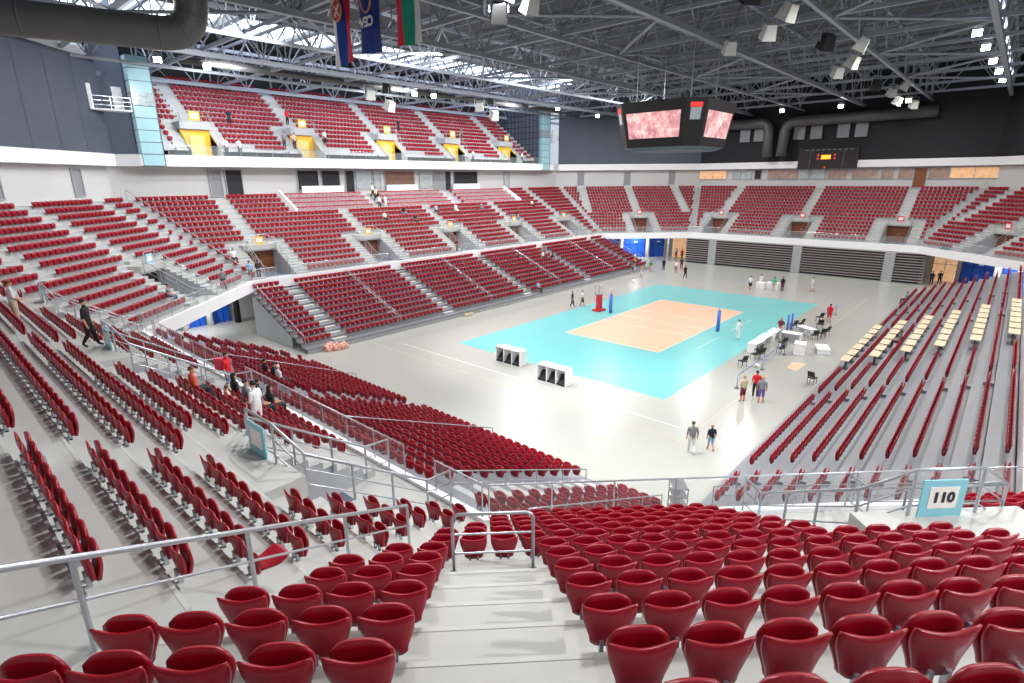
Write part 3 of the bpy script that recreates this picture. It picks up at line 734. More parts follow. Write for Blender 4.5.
# ------------------------------------------------------------------ balcony on the far long side
b = MB()
for k in range(14):
    y0 = 37.4+0.75*k-(0.8 if k == 0 else 0.4); y1 = 37.4+0.75*k+0.35; z = BT(k); b.cur = 0
    for a, c in sub_ranges(BX[0]-0.6, BX[1]+0.6, [(q-1.4, q+1.4) for q in BAIS] if k <= 4 else []):
        b.cur = 0; b.poly((a, y0, z), (c, y0, z), (c, y1, z), (a, y1, z)); b.cur = 1; b.poly((a, y1, z), (c, y1, z), (c, y1, z+0.56), (a, y1, z+0.56))
b.cur = 0
b.poly((BX[0]-0.6, 36.6, 15.44), (BX[1]+0.6, 36.6, 15.44), (BX[1]+0.6, 42.4, 15.44), (BX[0]-0.6, 42.4, 15.44))
for c in BAIS:
    for k in range(5, 14):
        y1 = 37.4+0.75*k+0.35; b.box((c, y1-0.2, BT(k)+0.14), (1.1, 0.4, 0.28))
    for sd in (-2.0, 2.0):
        for k in range(0, 6):
            y1 = 37.4+0.75*k+0.35; b.box((c+sd, y1-0.2, BT(k)+0.14), (1.1, 0.4, 0.28))
    b.cur = 1
    for sd in (-1.4, 1.4):
        b.prism([(c+sd-0.05, 36.8, 15.44), (c+sd+0.05, 36.8, 15.44), (c+sd+0.05, 41.2, 15.44), (c+sd-0.05, 41.2, 15.44)],
                [(c+sd-0.05, 36.8, 15.9), (c+sd+0.05, 36.8, 15.9), (c+sd+0.05, 41.2, BT(4)+0.56), (c+sd-0.05, 41.2, BT(4)+0.56)])
    b.box((c, 40.1, 18.32), (2.9, 2.6, 0.68)); b.cur = 0
struct(b.build('floor', [M_CONC, M_RISER]), 'stepped upper balcony terrace')
for vi, c in enumerate(BAIS):
    di = len([o for o in bpy.data.objects if o.name.startswith('door_') and o.name[5:].isdigit()])
    root = empty('door_%d' % (di+1), (c, 39.3, 15.44)); root['kind'] = 'structure'
    MB().box((0, 0, 1.25), (2.76, 0.08, 2.5)).build('door_surround', M_YEL, root)
    MB().box((0.1, -0.06, 1.0), (1.3, 0.05, 1.95)).build('door_panel', mat('pale_yellow', (232, 208, 130), 0.5), root)
    b = MB()
    for q in (-0.9, 0.9): b.poly((q*1.5, -1.4, 0.02), (q*1.5, 0, 0.02), (q*1.5, 0, 2.4), (q*1.5, -1.4, 1.2))
    b.build('side_lining', M_YEL, root)
    pth = [(c-1.4, 36.9, 16.9), (c-1.4, 40.4, 19.2), (c+1.4, 40.4, 19.7), (c+1.4, 36.9, 16.9)]
    pth = [(c-1.4, 37.0, 16.7), (c-1.4, 38.9, 19.5), (c+1.4, 38.9, 19.5), (c+1.4, 37.0, 16.7)]
    railing('portal_railing', 'steel railing around the %s yellow balcony portal from the left' % ORD[vi+1], pth, pth, drop=0.9, mids=(-0.4,))
    root = empty('section_sign', (c, 38.82, 19.2)); tag(root, 'yellow framed sign above the %s balcony portal from the left' % ORD[vi+1], 'sign')
    MB().box((0, 0, 0), (1.0, 0.04, 0.85)).build('sign_border', M_YEL, root); MB().box((0, -0.02, 0), (0.65, 0.04, 0.52)).build('sign_face', M_LINE, root)
b = MB()
for i in range(33):
    x = -28+54.6*i/33; b.poly((x+0.05, 36.68, 15.46), (x+1.6, 36.68, 15.46), (x+1.6, 36.68, 16.2), (x+0.05, 36.68, 16.2))
g = b.build('glass_barrier', M_GLASS); tag(g, 'long glass barrier on the front edge of the upper balcony', 'barrier')
b = MB(); b.bar((-28, 36.68, 16.28), (26.6, 36.68, 16.28), 0.025, 6)
for i in range(34): b.bar((-28+54.6*i/33, 36.68, 15.43), (-28+54.6*i/33, 36.68, 16.28), 0.022)
b.build('frame', M_STEEL, g)
# back and side walls of the balcony
b = MB(); b.poly((-30.5, 47.9, 15), (34, 47.9, 15), (34, 47.9, 28.2), (-30.5, 47.9, 28.2)); struct(b.build('wall_north', M_BLACKW))
b = MB(); b.poly((-30.3, 37.6, 15.4), (-30.3, 48, 15.4), (-30.3, 48, 28.2), (-30.3, 37.6, 28.2)); struct(b.build('wall_balcony_left', M_DARKW))
b = MB(); b.poly((26.8, 37.0, 15.4), (26.8, 48, 15.4), (26.8, 48, 28.2), (26.8, 37.0, 28.2)); b.cur = 1
for i in range(14): b.box((26.75, 37.3+0.8*i, 19.6), (0.03, 0.07, 8.3))
for i in range(9): b.box((26.75, 42.4, 15.8+0.9*i), (0.03, 10.8, 0.07))
struct(b.build('wall_balcony_right', [M_DARKW, M_BLACK]))
for i in range(8):
    x = -26+7*i; b = MB()
    b.bar((x, 47.6, 22.9), (x, 47.6, 26.4), 0.1); b.bar((x, 47.6, 23), (x+3.4, 47.6, 26.2), 0.05); b.bar((x+3.4, 47.6, 23), (x, 47.6, 26.2), 0.05); b.bar((x, 47.6, 26.3), (x+3.5, 47.6, 26.3), 0.05)
    tag(b.build('wall_brace', M_TRUSS), 'crossed steel bracing on the dark wall above the upper balcony', 'brace', 'wall braces above the balcony')
# glass towers and camera platforms
def tower(x, y, lab):
    root = empty('glass_tower', (x, y, 14.4)); tag(root, lab, 'tower')
    MB().box((0, 0, 4.6), (1.75, 1.75, 9.2)).build('glass_shaft', M_TOWER, root)
    b = MB()
    for i in range(10): b.box((0, 0, 0.02+1.02*i), (1.82, 1.82, 0.05))
    b.box((0.9, -0.9, 4.6), (0.05, 0.05, 9.2))
    b.build('mullion', M_MULL, root)
    MB().box((0, -0.02, 5.7), (1.8, 1.8, 1.1)).build('machine_window', mat('tower_dark_window', (96, 110, 122), 0.2, rgb2=(190, 205, 212), scale=5), root)
tower(-29.35, 37.35, 'tall pale glass tower at the left end of the upper balcony')
tower(28.3, 37.35, 'tall pale glass tower at the right end of the upper balcony')
def platform(x, y, rz, lab):
    root = empty('camera_platform', (x, y, 19.0), rz); tag(root, lab, 'platform')
    MB().box((0, 0, 0), (3.1, 1.2, 0.12)).build('deck', M_WHITE, root)
    MB().box((-1.35, 0.1, 1.0), (0.3, 0.9, 2.0)).build('side_panel', M_WHITE, root)
    MB().box((0.85, 0.5, 1.0), (0.75, 0.06, 2.0)).build('door_panel', M_WHITE, root)
    b = MB()
    for z in (0.35, 0.7, 1.05): b.bar((-1.3, -0.55, z), (1.5, -0.55, z), 0.025)
    for xx in (-1.3, 0, 1.5): b.bar((xx, -0.55, 0), (xx, -0.55, 1.07), 0.03)
    b.build('railing', M_STEEL, root)
platform(-31.9, 37.0, 0.0, 'small white railed platform on the dark wall left of the near tower')
platform(31.3, 38.2, -0.2, 'small white railed platform on the dark wall right of the far tower')
# ------------------------------------------------------------------ glazed boxes (hospitality rows)
for i, k in enumerate((11, 12, 13, 14)):
    for q, (a, c) in enumerate(sub_ranges(-17.4, 18.6, [(-7, -5.6), (5.6, 7.0)])):
        b = MB(); y = 25.7+0.8*k-0.5; b.box(((a+c)/2, y, T(k)+0.33), (c-a-0.1, 0.03, 0.66))
        tag(b.build('glass_screen', M_HAZE), 'low milky glass screen, %s tier, %s section of the hospitality rows' % (ORD[i+1], ('left', 'middle', 'right')[q]), 'screen', 'glass screens of the hospitality rows')
for x0, lab in ((-17.5, 'left'), (18.8, 'right')):
    b = MB(); b.prism([(x0-0.12, 33.9, T(10)), (x0+0.12, 33.9, T(10)), (x0+0.12, 37.4, T(14)), (x0-0.12, 37.4, T(14))], [(x0-0.12, 33.9, T(10)+1.0), (x0+0.12, 33.9, T(10)+1.0), (x0+0.12, 37.4, T(14)+1.1), (x0-0.12, 37.4, T(14)+1.1)])
    tag(b.build('side_parapet', M_WHITE), 'slanting white parapet on the %s side of the hospitality rows' % lab, 'parapet')
# windows and openings in the pale wall, unlit depth painted as near-black panes
WI = [0]
M_WARM = mat('warm_lit_interior', (236, 196, 150), 0.6, emit=0.55, rgb2=(176, 120, 80), scale=2)
M_SHOP = mat('shop_interior', (150, 110, 90), 0.6, emit=0.15, rgb2=(60, 40, 38), scale=3)
M_GREYP = mat('grey_panel', (140, 142, 148), 0.5)
M_PALEW = mat('pale_glazing', (190, 196, 200), 0.25, emit=0.12, rgb2=(130, 136, 140), scale=1.5)
M_DKRED = mat('dark_red_interior', (84, 60, 60), 0.4, emit=0.15, rgb2=(196, 166, 150), scale=1.2)
M_FRAME = mat('window_frame_grey', (168, 170, 176), 0.5)
def window(cx, cy, z0, z1, wd, rz, m_, frame=M_FRAME, mull=0):
    WI[0] += 1; root = empty('window_%d' % (30+WI[0]), (cx, cy, z0), rz); root['kind'] = 'structure'
    h = z1-z0
    MB().box((0, 0.02, h/2), (wd, 0.05, h)).build('window_pane', m_, root)
    b = MB()
    for z in (0.0, h): b.box((0, -0.02, z), (wd+0.16, 0.12, 0.09))
    for x in [-wd/2, wd/2]+[-wd/2+wd*(i+1)/(mull+1) for i in range(mull)]: b.box((x, -0.02, h/2), (0.08, 0.12, h))
    b.build('window_frame', frame, root)
yN = 38.6
for x0, x1, m_ in ((-24.1, -22.9, M_GREYP), (-22.5, -20.8, M_DARKIN), (-14.6, -12.0, M_DARKIN), (-11.6, -9.2, M_DARKIN), (-8.4, -7.2, M_DARKIN), (-6.9, -4.6, M_PALEW), (-4.3, -3.3, M_PALEW), (-2.6, 2.2, M_SHOP), (3.1, 5.4, M_PALEW), (5.7, 7.4, M_GREYP), (7.7, 8.8, M_DARKIN), (9.4, 14.2, M_DARKIN), (20.2, 21.4, M_PALEW)):
    window((x0+x1)/2, yN, 11.95 if x1-x0 > 2.2 else 11.5, 14.15, x1-x0, 0, m_)
for x0, x1 in ((-14.4, -9.0), (8.9, 14.2), (-2.7, 2.3)):
    b = MB(); b.box(((x0+x1)/2, 38.2, 11.95), (x1-x0, 0.12, 0.95)); tag(b.build('counter_front', M_WHITE), 'low white counter front, %s box of the hospitality level' % ('left' if x0 < -10 else 'right' if x0 > 5 else 'centre'), 'counter')
for y0, y1, m_, mu in ((15.4, 20.3, M_WARM, 1), (13.0, 14.2, M_PALEW, 1), (11.2, 12.2, M_PALEW, 0), (9.6, 10.7, M_DARKIN, 0), (4.1, 8.6, M_DKRED, 2), (2.4, 3.6, M_PALEW, 0), (0.1, 1.9, M_PALEW, 1), (-2.9, -0.4, M_DKRED, 1), (-6.9, -3.6, M_DKRED, 2), (-8.9, -7.4, M_DKRED, 1), (-11.2, -9.5, M_DKRED, 0), (-15.2, -13.1, M_DKRED, 0), (-20.7, -15.4, M_WARM, 1)):
    window(51.95, (y0+y1)/2, 12.75, 14.2, y1-y0, -math.pi/2, m_, mull=mu)
window(51.95, -12.1, 11.5, 14.2, 1.5, -math.pi/2, M_WOOD)
for f, ss in (('NW', (-8.3, 0.0, -16.2)), ('NE', (1.0, 9.3, 17.4))):
    for s_ in ss:
        x, y, _ = P(f, 12.93, s_, 0); n = FAC[f][0]; window(x, y, 11.9, 14.1, 1.1, math.atan2(n[1], n[0])-math.pi/2, M_GREYP)
# blue gates at ground level
def gate(x0, y0, x1, y1, m_=M_BLUE, panes=3):
    di = len([o for o in bpy.data.objects if o.name.startswith('door_') and o.name[5:].isdigit()])
    L = math.hypot(x1-x0, y1-y0); rz = math.atan2(y1-y0, x1-x0)
    root = empty('door_%d' % (di+1), ((x0+x1)/2, (y0+y1)/2, 0), rz); root['kind'] = 'structure'
    MB().box((0, 0, 1.85), (L, 0.12, 3.7)).build('door_panel', m_, root)
    b = MB()
    for i in range(panes+1): b.box((-L/2+L*i/panes, -0.08, 1.6), (0.05, 0.06, 3.2))
    b.box((0, -0.08, 2.2), (L, 0.06, 0.05)); b.build('door_frame', mat('dark_blue', (14, 44, 118), 0.5), root)
    b = MB(); b.box((0.3, -0.16, 2.6), (0.5, 0.2, 0.12)); b.build('exit_light', M_WHITE, root)
def neo(s_): q = P('NE', 6.1, s_, 0); return q[0], q[1]
def seo(s_): q = P('SE', 6.1, -s_, 0); return q[0], q[1]
for fn in (neo, seo):
    for a, c in ((2.6, 6.6), (7.4, 11.2), (12.0, 14.5 if fn is neo else 16.9)):
        p, q = fn(a), fn(c); gate(*p, *q) if fn is neo else gate(*q, *p)
for a, c in ((-33.6, -31.2), (-30.4, -28.9), (-28.4, -26.7)): gate(a, 31.85, c, 31.85)
ci = 0
for fn in (neo, seo):
    for s_ in (7.0, 11.6):
        ci += 1; x, y = fn(s_); MB_ = MB().tube([(x, y, 0), (x, y, 3.9)], 0.3, 14)
        x2, y2 = P('NE' if fn is neo else 'SE', 5.7, s_ if fn is neo else -s_, 0)[:2]
        o = MB().tube([(x2, y2, 0), (x2, y2, 3.88)], 0.32, 14).build('column', M_WHITE, smooth=True)
        tag(o, 'round white column between blue gates, %s far corner, %s one' % ('left' if fn is neo else 'right', 'left' if (s_ == 7.0) == (fn is neo) else 'right'), 'column')
for x, y, lab in ((-30.8, 31.2, 'round white column between the blue gates of the left corner'), (-28.65, 31.3, 'pale column beside the wide blue gate of the left corner'), (-26.4, 30.6, 'dark column at the edge of the left corner opening')):
    tag(MB().tube([(x, y, 0), (x, y, 3.88)], 0.28, 14).build('column', M_WHITE if 'dark' not in lab else M_BLACK, smooth=True), lab, 'column')
# bright service opening at the far corners
for (x0, y0, x1, y1), lab in (((42.6, 16.1, 42.6, 19.9), 'left'), ((42.6, -16.4, 42.6, -18.9), 'right')):
    gate(x0, y0, x1, y1, M_WARM, 2)
# press desks on the right bleacher
for ri, j in enumerate(DESKR):
    for i in range(7):
        x = -5.1+1.82*i; y = -(RD['S']+0.8*j-0.1); z = RT(j)
        if ri == 0 and i == 0: dproto = None
        root = empty('press_desk', (x, y, z)); tag(root, 'beige press desk, %s from the camera end, %s desk row from the floor' % (ORD[i+1], ORD[ri+1]), 'desk', 'press desks on the right bleacher')
        if dproto is None:
            t1 = MB().box((0, 0, 0.74), (1.45, 0.52, 0.04)).build('desk_top', M_DESK, root)
            b = MB(); b.box((0, 0, 0.36), (0.5, 0.07, 0.72)); b.box((0, 0, 0.02), (0.6, 0.4, 0.04)); t2 = b.build('desk_leg', M_MULL, root)
            dproto = (t1, t2)
        else:
            for t_ in dproto: c = t_.copy(); col.objects.link(c); c.parent = root
# ------------------------------------------------------------------ hanging score cube
root = empty('score_cube', (0, 0, 17)); tag(root, 'black multi-sided score cube with pink pictures hanging over the court', 'scoreboard')
def octa(a, h, z): return [(-a, h, z), (-a, -h, z), (-h, -a, z), (h, -a, z), (a, -h, z), (a, h, z), (h, a, z), (-h, a, z)]
lo, hi = octa(3.5, 2.45, -1.5), octa(4.1, 2.85, 2.0)
MB().prism(lo, hi).build('housing', M_BLACK, root)
MB().prism(octa(3.0, 2.0, -1.75), octa(3.5, 2.4, -1.5)).build('bottom_frame', M_MULL, root)
M_SCR = bpy.data.materials.new('screen_picture'); M_SCR.use_nodes = True; nt = M_SCR.node_tree; pr = nt.nodes['Principled BSDF']
tc = nt.nodes.new('ShaderNodeTexCoord'); nz = nt.nodes.new('ShaderNodeTexNoise'); nz.inputs['Scale'].default_value = 0.9; nz.inputs['Detail'].default_value = 6; nz.inputs['Roughness'].default_value = 0.75
cr = nt.nodes.new('ShaderNodeValToRGB'); el = cr.color_ramp.elements; el[0].position = 0.36; el[0].color = srgb(170, 110, 122); el[1].position = 0.68; el[1].color = srgb(255, 240, 232)
e_ = el.new(0.5); e_.color = srgb(226, 158, 160)
nt.links.new(tc.outputs['Object'], nz.inputs['Vector']); nt.links.new(nz.outputs['Fac'], cr.inputs['Fac']); nt.links.new(cr.outputs['Color'], pr.inputs['Emission Color'])
pr.inputs['Base Color'].default_value = (0.02, 0.02, 0.02, 1); pr.inputs['Emission Strength'].default_value = 1.0
def lerp(a, b, t): return tuple(a[i]*(1-t)+b[i]*t for i in range(3))
for i in (0, 2, 4, 6):
    A, B, C_, D_ = lo[i], lo[i+1], hi[i+1], hi[i]
    if i in (0, 2, 4, 6):
        n = (Vector(B)-Vector(A)).cross(Vector(D_)-Vector(A)).normalized(); 
        if n.dot(Vector(((A[0]+B[0])/2, (A[1]+B[1])/2, 0))) < 0: n = -n
    if i == 0: pass
faces = [(0, 1), (2, 3), (4, 5), (6, 7)]
def inset(i0, i1, u0, u1, v0, v1, off=0.03):
    A, B, C_, D_ = Vector(lo[i0]), Vector(lo[i1]), Vector(hi[i1]), Vector(hi[i0])
    n = (B-A).cross(D_-A).normalized(); mid = (A+B)/2
    if n.dot(Vector((mid.x, mid.y, 0))) < 0: n = -n
    g = lambda u, v: tuple((A*(1-u)+B*u)*(1-v)+(D_*(1-u)+C_*u)*v+n*off)
    return [g(u0, v0), g(u1, v0), g(u1, v1), g(u0, v1)]
for i0, i1 in faces:
    MB().poly(*inset(i0, i1, 0.06, 0.94, 0.2, 0.76)).build('screen', M_SCR, root)
for i0, i1 in ((1, 2), (3, 4), (5, 6), (7, 0)):
    MB().poly(*inset(i0, i1, 0.25, 0.75, 0.55, 0.8)).build('fixture_panel', M_PALEW, root)
    MB().poly(*inset(i0, i1, 0.22, 0.78, 0.81, 0.9)).build('red_sign', mat('red_lit', (235, 50, 40), 0.4, emit=0.8), root)
b = MB()
for sx in (-2.4, 2.4):
    for sy in (-2.4, 2.4): b.bar((sx, sy, 2.0), (sx, sy, 6.2), 0.04)
b.box((0, 0, 2.1), (4.9, 4.9, 0.12)); b.build('hanger', M_STEEL, root)
# wall scoreboard at the far end
root = empty('wall_scoreboard', (50.9, -0.2, 15.75)); tag(root, 'black wall scoreboard with a glowing orange display at the far end', 'scoreboard')
MB().box((0, 0, 0), (0.3, 8.2, 3.0)).build('board', mat('board_black', (36, 28, 34), 0.6), root)
MB().box((-0.17, 0.2, 0.2), (0.04, 1.3, 0.6)).build('clock_display', mat('orange_lit', (255, 150, 40), 0.4, emit=1.6), root)
b = MB()
for y in (-2.2, 2.4): b.box((-0.17, y, 0), (0.03, 0.04, 2.6))
b.build('divider', M_GREYP, root)
for y, z in ((1.3, 0.5), (1.3, 0.0), (-1.0, 0.5), (-1.0, 0.0), (0.2, -1.3)): MB().box((-0.17, y, z), (0.04, 0.22, 0.22)).build('indicator_light', mat('red_lit', (0, 0, 0)), root)
for i in range(9): MB().box((-0.17, 2.9-0.75*i, 1.25), (0.03, 0.4, 0.1)).build('heading', M_GREYP, root)
# grey acoustic panels on the black end wall
for i, y in enumerate((12.55, 10.3, 4.25, 1.85, -1.8, -4.15)):
    tag(MB().box((50.9, y, 19.6), (0.2, 1.6, 1.9)).build('wall_panel', M_GREYP), 'square grey panel high on the black end wall, %s from the left' % ORD[i+1], 'panel')
def duct(pts, r, lab):
    """rounded duct path through pts"""
    out = [Vector(pts[0])]
    for i in range(1, len(pts)-1):
        a, p, c = Vector(pts[i-1]), Vector(pts[i]), Vector(pts[i+1]); R_ = min(r*2.0, (a-p).length*0.48, (c-p).length*0.48)
        A = p+(a-p).normalized()*R_; B = p+(c-p).normalized()*R_
        for t in range(9): t /= 8; out.append(A*(1-t)**2+p*2*t*(1-t)+B*t*t)
    out.append(Vector(pts[-1]))
    o = MB().tube(out, r, 20).build('air_duct', M_DUCT, smooth=True); tag(o, lab, 'air duct')
    for i in range(1, len(out)-1, 3):
        d = (out[i+1]-out[i-1]).normalized(); MB().tube([out[i]-d*0.05, out[i]+d*0.05], r*1.03, 20).build('seam_ring', M_DUCT, o, True)
duct([(49.6, 19, 21.3), (49.6, 8.5, 21.3), (49.6, 8.3, 16.2)], 0.75, 'round grey duct bending down from the left on the black end wall')
duct([(49.6, 6.2, 16.2), (49.6, 6.0, 21.2), (49.6, -13, 21.4)], 0.75, 'round grey duct rising and turning right on the black end wall')
duct([(-50, 15.5, 20.4), (-41.5, 13.3, 20.4), (-34.0, 10.6, 20.35), (-34.0, 10.4, 27)], 0.8, 'huge dark grey duct crossing the upper left under the roof')
# ------------------------------------------------------------------ flags
FK = 0.685
def flag(y0, y1, x, zb, zt, stripes, lab, slant=0.25):
    q_ = FK; x = -46.97+q_*(x+46.97); y0, y1 = -23.32+q_*(y0+23.32), -23.32+q_*(y1+23.32); zb, zt = 13.07+q_*(zb-13.07), 13.07+q_*(zt-13.07); slant *= q_
    root = empty('hanging_flag', (x, (y0+y1)/2, zt)); tag(root, lab, 'flag')
    n = len(stripes); W_ = y0-y1; parts = []
    for i, (m_, nm) in enumerate(stripes):
        b = MB(); nz_, nu = 14, 4
        V = []
        for side in (0.012, -0.012):
            for a in range(nz_+1):
                for q in range(nu+1):
                    u = (i+q/nu)/n; v = a/nz_
                    V.append((0.12*math.sin(u*9+v*3)+side, W_/2-W_*u, -(zt-zb)*v-(slant*(1-u) if a == nz_ else 0)))
        N = (nz_+1)*(nu+1); F = []
        for s_ in (0, 1):
            for a in range(nz_):
                for q in range(nu):
                    k = s_*N+a*(nu+1)+q; F.append((k, k+1, k+nu+2, k+nu+1) if s_ else (k, k+nu+1, k+nu+2, k+1))
        b.add(V, F); parts.append(b.build(nm, m_, root, True))
    MB().bar((0, W_/2+0.1, 0.02), (0, -W_/2-0.1, 0.02), 0.04, 8).build('flag_pole', M_STEEL, root)
    return root
FW, FB, FR, FG = mat('flag_white', (222, 222, 220), 0.8), mat('flag_blue', (20, 62, 150), 0.8), mat('flag_red', (214, 26, 44), 0.8), mat('flag_green', (20, 140, 110), 0.8)
fs = flag(19.95, 17.2, -20, 21.9, 27.0, [(FW, 'white_stripe'), (FB, 'blue_stripe'), (FR, 'red_stripe')], 'hanging flag of white, blue and red stripes with a crest')
b = MB(); M_GOLD = mat('flag_gold', (224, 150, 70), 0.7)
def disc(b, x, y, z, ry, rz, n=20): b.poly(*[(x, y+ry*math.cos(2*math.pi*i/n), z+rz*math.sin(2*math.pi*i/n)) for i in range(n)])
c1 = MB(); disc(c1, -0.17, 0.1, -1.55, 0.62, 0.72); cr_ = c1.build('crest_shield', mat('crest_red', (196, 70, 64), 0.7), fs); cr_.scale = (1, FK, FK); cr_.location = (0, 0, 0.1)
c2 = MB()
for sg in (-1, 1): c2.bar((-0.19, 0.1-0.32, -1.55-0.38*sg), (-0.19, 0.1+0.32, -1.55+0.38*sg), 0.07)
c2.build('crest_cross', FW, cr_)
c3 = MB(); c3.tube([(-0.2, 0.1+0.64*math.cos(a*0.3), -1.55+0.74*math.sin(a*0.3)) for a in range(22)], 0.045, 6); c3.build('crest_ring', M_GOLD, cr_)
fb = flag(16.25, 13.4, -20, 22.0, 27.0, [(mat('banner_blue', (18, 50, 132), 0.8), 'banner_cloth')], 'hanging blue banner with an orange ring emblem', -0.3)
b = MB(); b.tube([(-0.2, 0.62*math.cos(a), -1.35+0.85*math.sin(a)) for a in [math.pi*1.0+i*0.28 for i in range(17)]], 0.05, 6); em = b.build('ring_emblem', M_GOLD, fb); em.scale = (1, FK, FK)
b = MB(); b.tube([(-0.2, 0.35-0.5*t, -0.75-0.35*math.sin(t*4)) for t in [i/8 for i in range(9)]], 0.045, 6); b.tube([(-0.2, 0.3-0.6*t, -1.05+0.5*t) for t in [i/6 for i in range(7)]], 0.04, 6)
b.build('white_swirl', FW, em)
Mx = Matrix.Translation((-0.22, 0, -1.95)) @ Matrix(((0, 0, -1, 0), (1, 0, 0, 0), (0, 1, 0, 0), (0, 0, 0, 1)))
text_mesh('CEV', 0.62, 'banner_lettering', FW, fb, Mx)
flag(11.75, 8.85, -20, 22.0, 27.0, [(FR, 'red_stripe'), (FG, 'green_stripe'), (FW, 'white_stripe')], 'hanging flag of red, green and white stripes', -0.1)
# ------------------------------------------------------------------ lamps and loudspeakers in the roof
def fixture(kind, loc, rz, tiltd, size, lab, lit=False, m_=None, group=None):
    root = empty(kind, loc, rz); tag(root, lab, 'lamp' if 'light' in kind else 'loudspeaker', group)
    tl = Matrix.Rotation(math.radians(tiltd), 3, 'Y'); sx, sy, sz = size if kind == 'floodlight' else [q*0.82 for q in size]
    b = MB(); B4 = lambda hx, hy, z: [tl @ Vector(p) for p in ((-hx, -hy, z), (hx, -hy, z), (hx, hy, z), (-hx, hy, z))]
    b.prism(B4(sx*0.5, sy*0.5, -sz/2), B4(sx*0.33, sy*0.36, sz/2)); b.build('housing', m_ or M_GREYBOX, root)
    b = MB(); b.prism(B4(sx*0.44, sy*0.44, -sz/2-0.03), B4(sx*0.44, sy*0.44, -sz/2-0.005)); b.build('lamp_face' if 'light' in kind else 'grille', M_LAMP if lit else M_MULL, root)
    b = MB(); b.bar((0, -sy*0.55, 0), (0, -sy*0.55, sz*0.9), 0.035); b.bar((0, sy*0.55, 0), (0, sy*0.55, sz*0.9), 0.035); b.bar((0, -sy*0.55, sz*0.9), (0, sy*0.55, sz*0.9), 0.035); b.bar((0, 0, sz*0.9), (0, 0, sz*0.9+1.0), 0.04)
    b.build('hanger', M_STEEL, root)
GB = M_GREYBOX
SPK = [((-6.6, -9.3, 22), 'left one of the big white pair right of centre'), ((-9.2, -11.2, 22.3), 'right one of the big white pair right of centre'), ((-11.0, -11.9, 23.2), 'topmost by the upper frame edge right of centre'),
       ((12.4, -9.1, 22), 'lowest of the right-hand trio'), ((8.3, -11.1, 22), 'middle of the right-hand trio'), ((1.9, -12.9, 22), 'topmost of the right-hand trio'),
       ((-3.0, -5.4, 22.2), 'alone above and right of the score cube'), ((-20.3, -0.9, 22.4), 'front one of the pair near the top centre'), ((-21.5, -0.2, 23), 'rear one of the pair near the top centre'),
       ((33, -10.1, 22.3), 'left one of the far right cluster'), ((38.7, -9.9, 21.9), 'lowest one of the far right cluster'), ((29.6, -11.8, 22.4), 'topmost one of the far right cluster'), ((44, -10.9, 21.9), 'right one of the far right cluster'),
       ((-8.6, 31.9, 22.1), 'upper one above the third balcony aisle'), ((-7.2, 30.4, 20.9), 'lower one above the third balcony aisle'), ((6.0, 29.6, 21.9), 'upper one above the fourth balcony aisle'), ((7.2, 28.2, 20.8), 'lower one above the fourth balcony aisle')]
for i, (l_, lab) in enumerate(SPK):
    fixture('loudspeaker', l_, -2.4+0.5*(i % 3), 28, (1.05, 1.05, 1.1) if i < 13 else (1.3, 1.3, 1.2), 'white hanging loudspeaker, '+lab, m_=GB, group='white hanging loudspeakers')
for l_, lab in (((-13.3, -10.5, 22.6), 'black hanging loudspeaker by the upper frame edge'), ((1.1, -10.8, 22.4), 'black hanging loudspeaker left of the white trio'), ((-21.0, 0.9, 22.2), 'large black loudspeaker near the top centre'), ((26.5, -9.6, 22.4), 'small black loudspeaker by the far right cluster'), ((-7.0, 31.0, 22.8), 'black loudspeaker above the balcony, left cluster'), ((7.6, 29.0, 22.8), 'black loudspeaker above the balcony, right cluster')):
    fixture('loudspeaker', l_, -2.3, 30, (1.1, 1.2, 1.2), lab, m_=M_BLACK)
LP = [((-35.3, 35.4, 23), 'above the left dark wall'), ((-29.2, 31.7, 22.8), 'over the near glass tower'), ((-25.2, 32.2, 22.8), 'over the balcony left end'), ((-1.9, 32.5, 22.9), 'over the middle of the balcony'), ((0.6, 32.0, 22.9), 'just right of the balcony middle lamp'), ((21.5, 29.1, 22.9), 'left of the far glass tower'), ((33.5, 30.2, 22.9), 'right of the far glass tower'), ((30.0, 18, 22.9), 'far left part of the roof'),
      ((24, 16.5, 22.6), 'beyond the score cube left side'), ((42, 12, 22.3), 'near the end wall, first'), ((42, 4.5, 22.3), 'near the end wall, second'), ((42, -3, 22.3), 'near the end wall, third'), ((42, -10.5, 22.3), 'near the end wall, fourth'),
      ((8, -18.8, 23), 'right roof edge, nearest'), ((14.5, -19.0, 23), 'right roof edge, second'), ((22, -19.2, 23), 'right roof edge, third'), ((29, -19.4, 23), 'right roof edge, fourth'), ((36, -19.5, 23), 'right roof edge, farthest')]
for l_, lab in LP: fixture('floodlight', l_, math.atan2(-23-l_[1], -47-l_[0])+math.pi, 38, (0.6, 0.6, 0.4), 'lit floodlight under the roof, '+lab, True, group='lit floodlights')
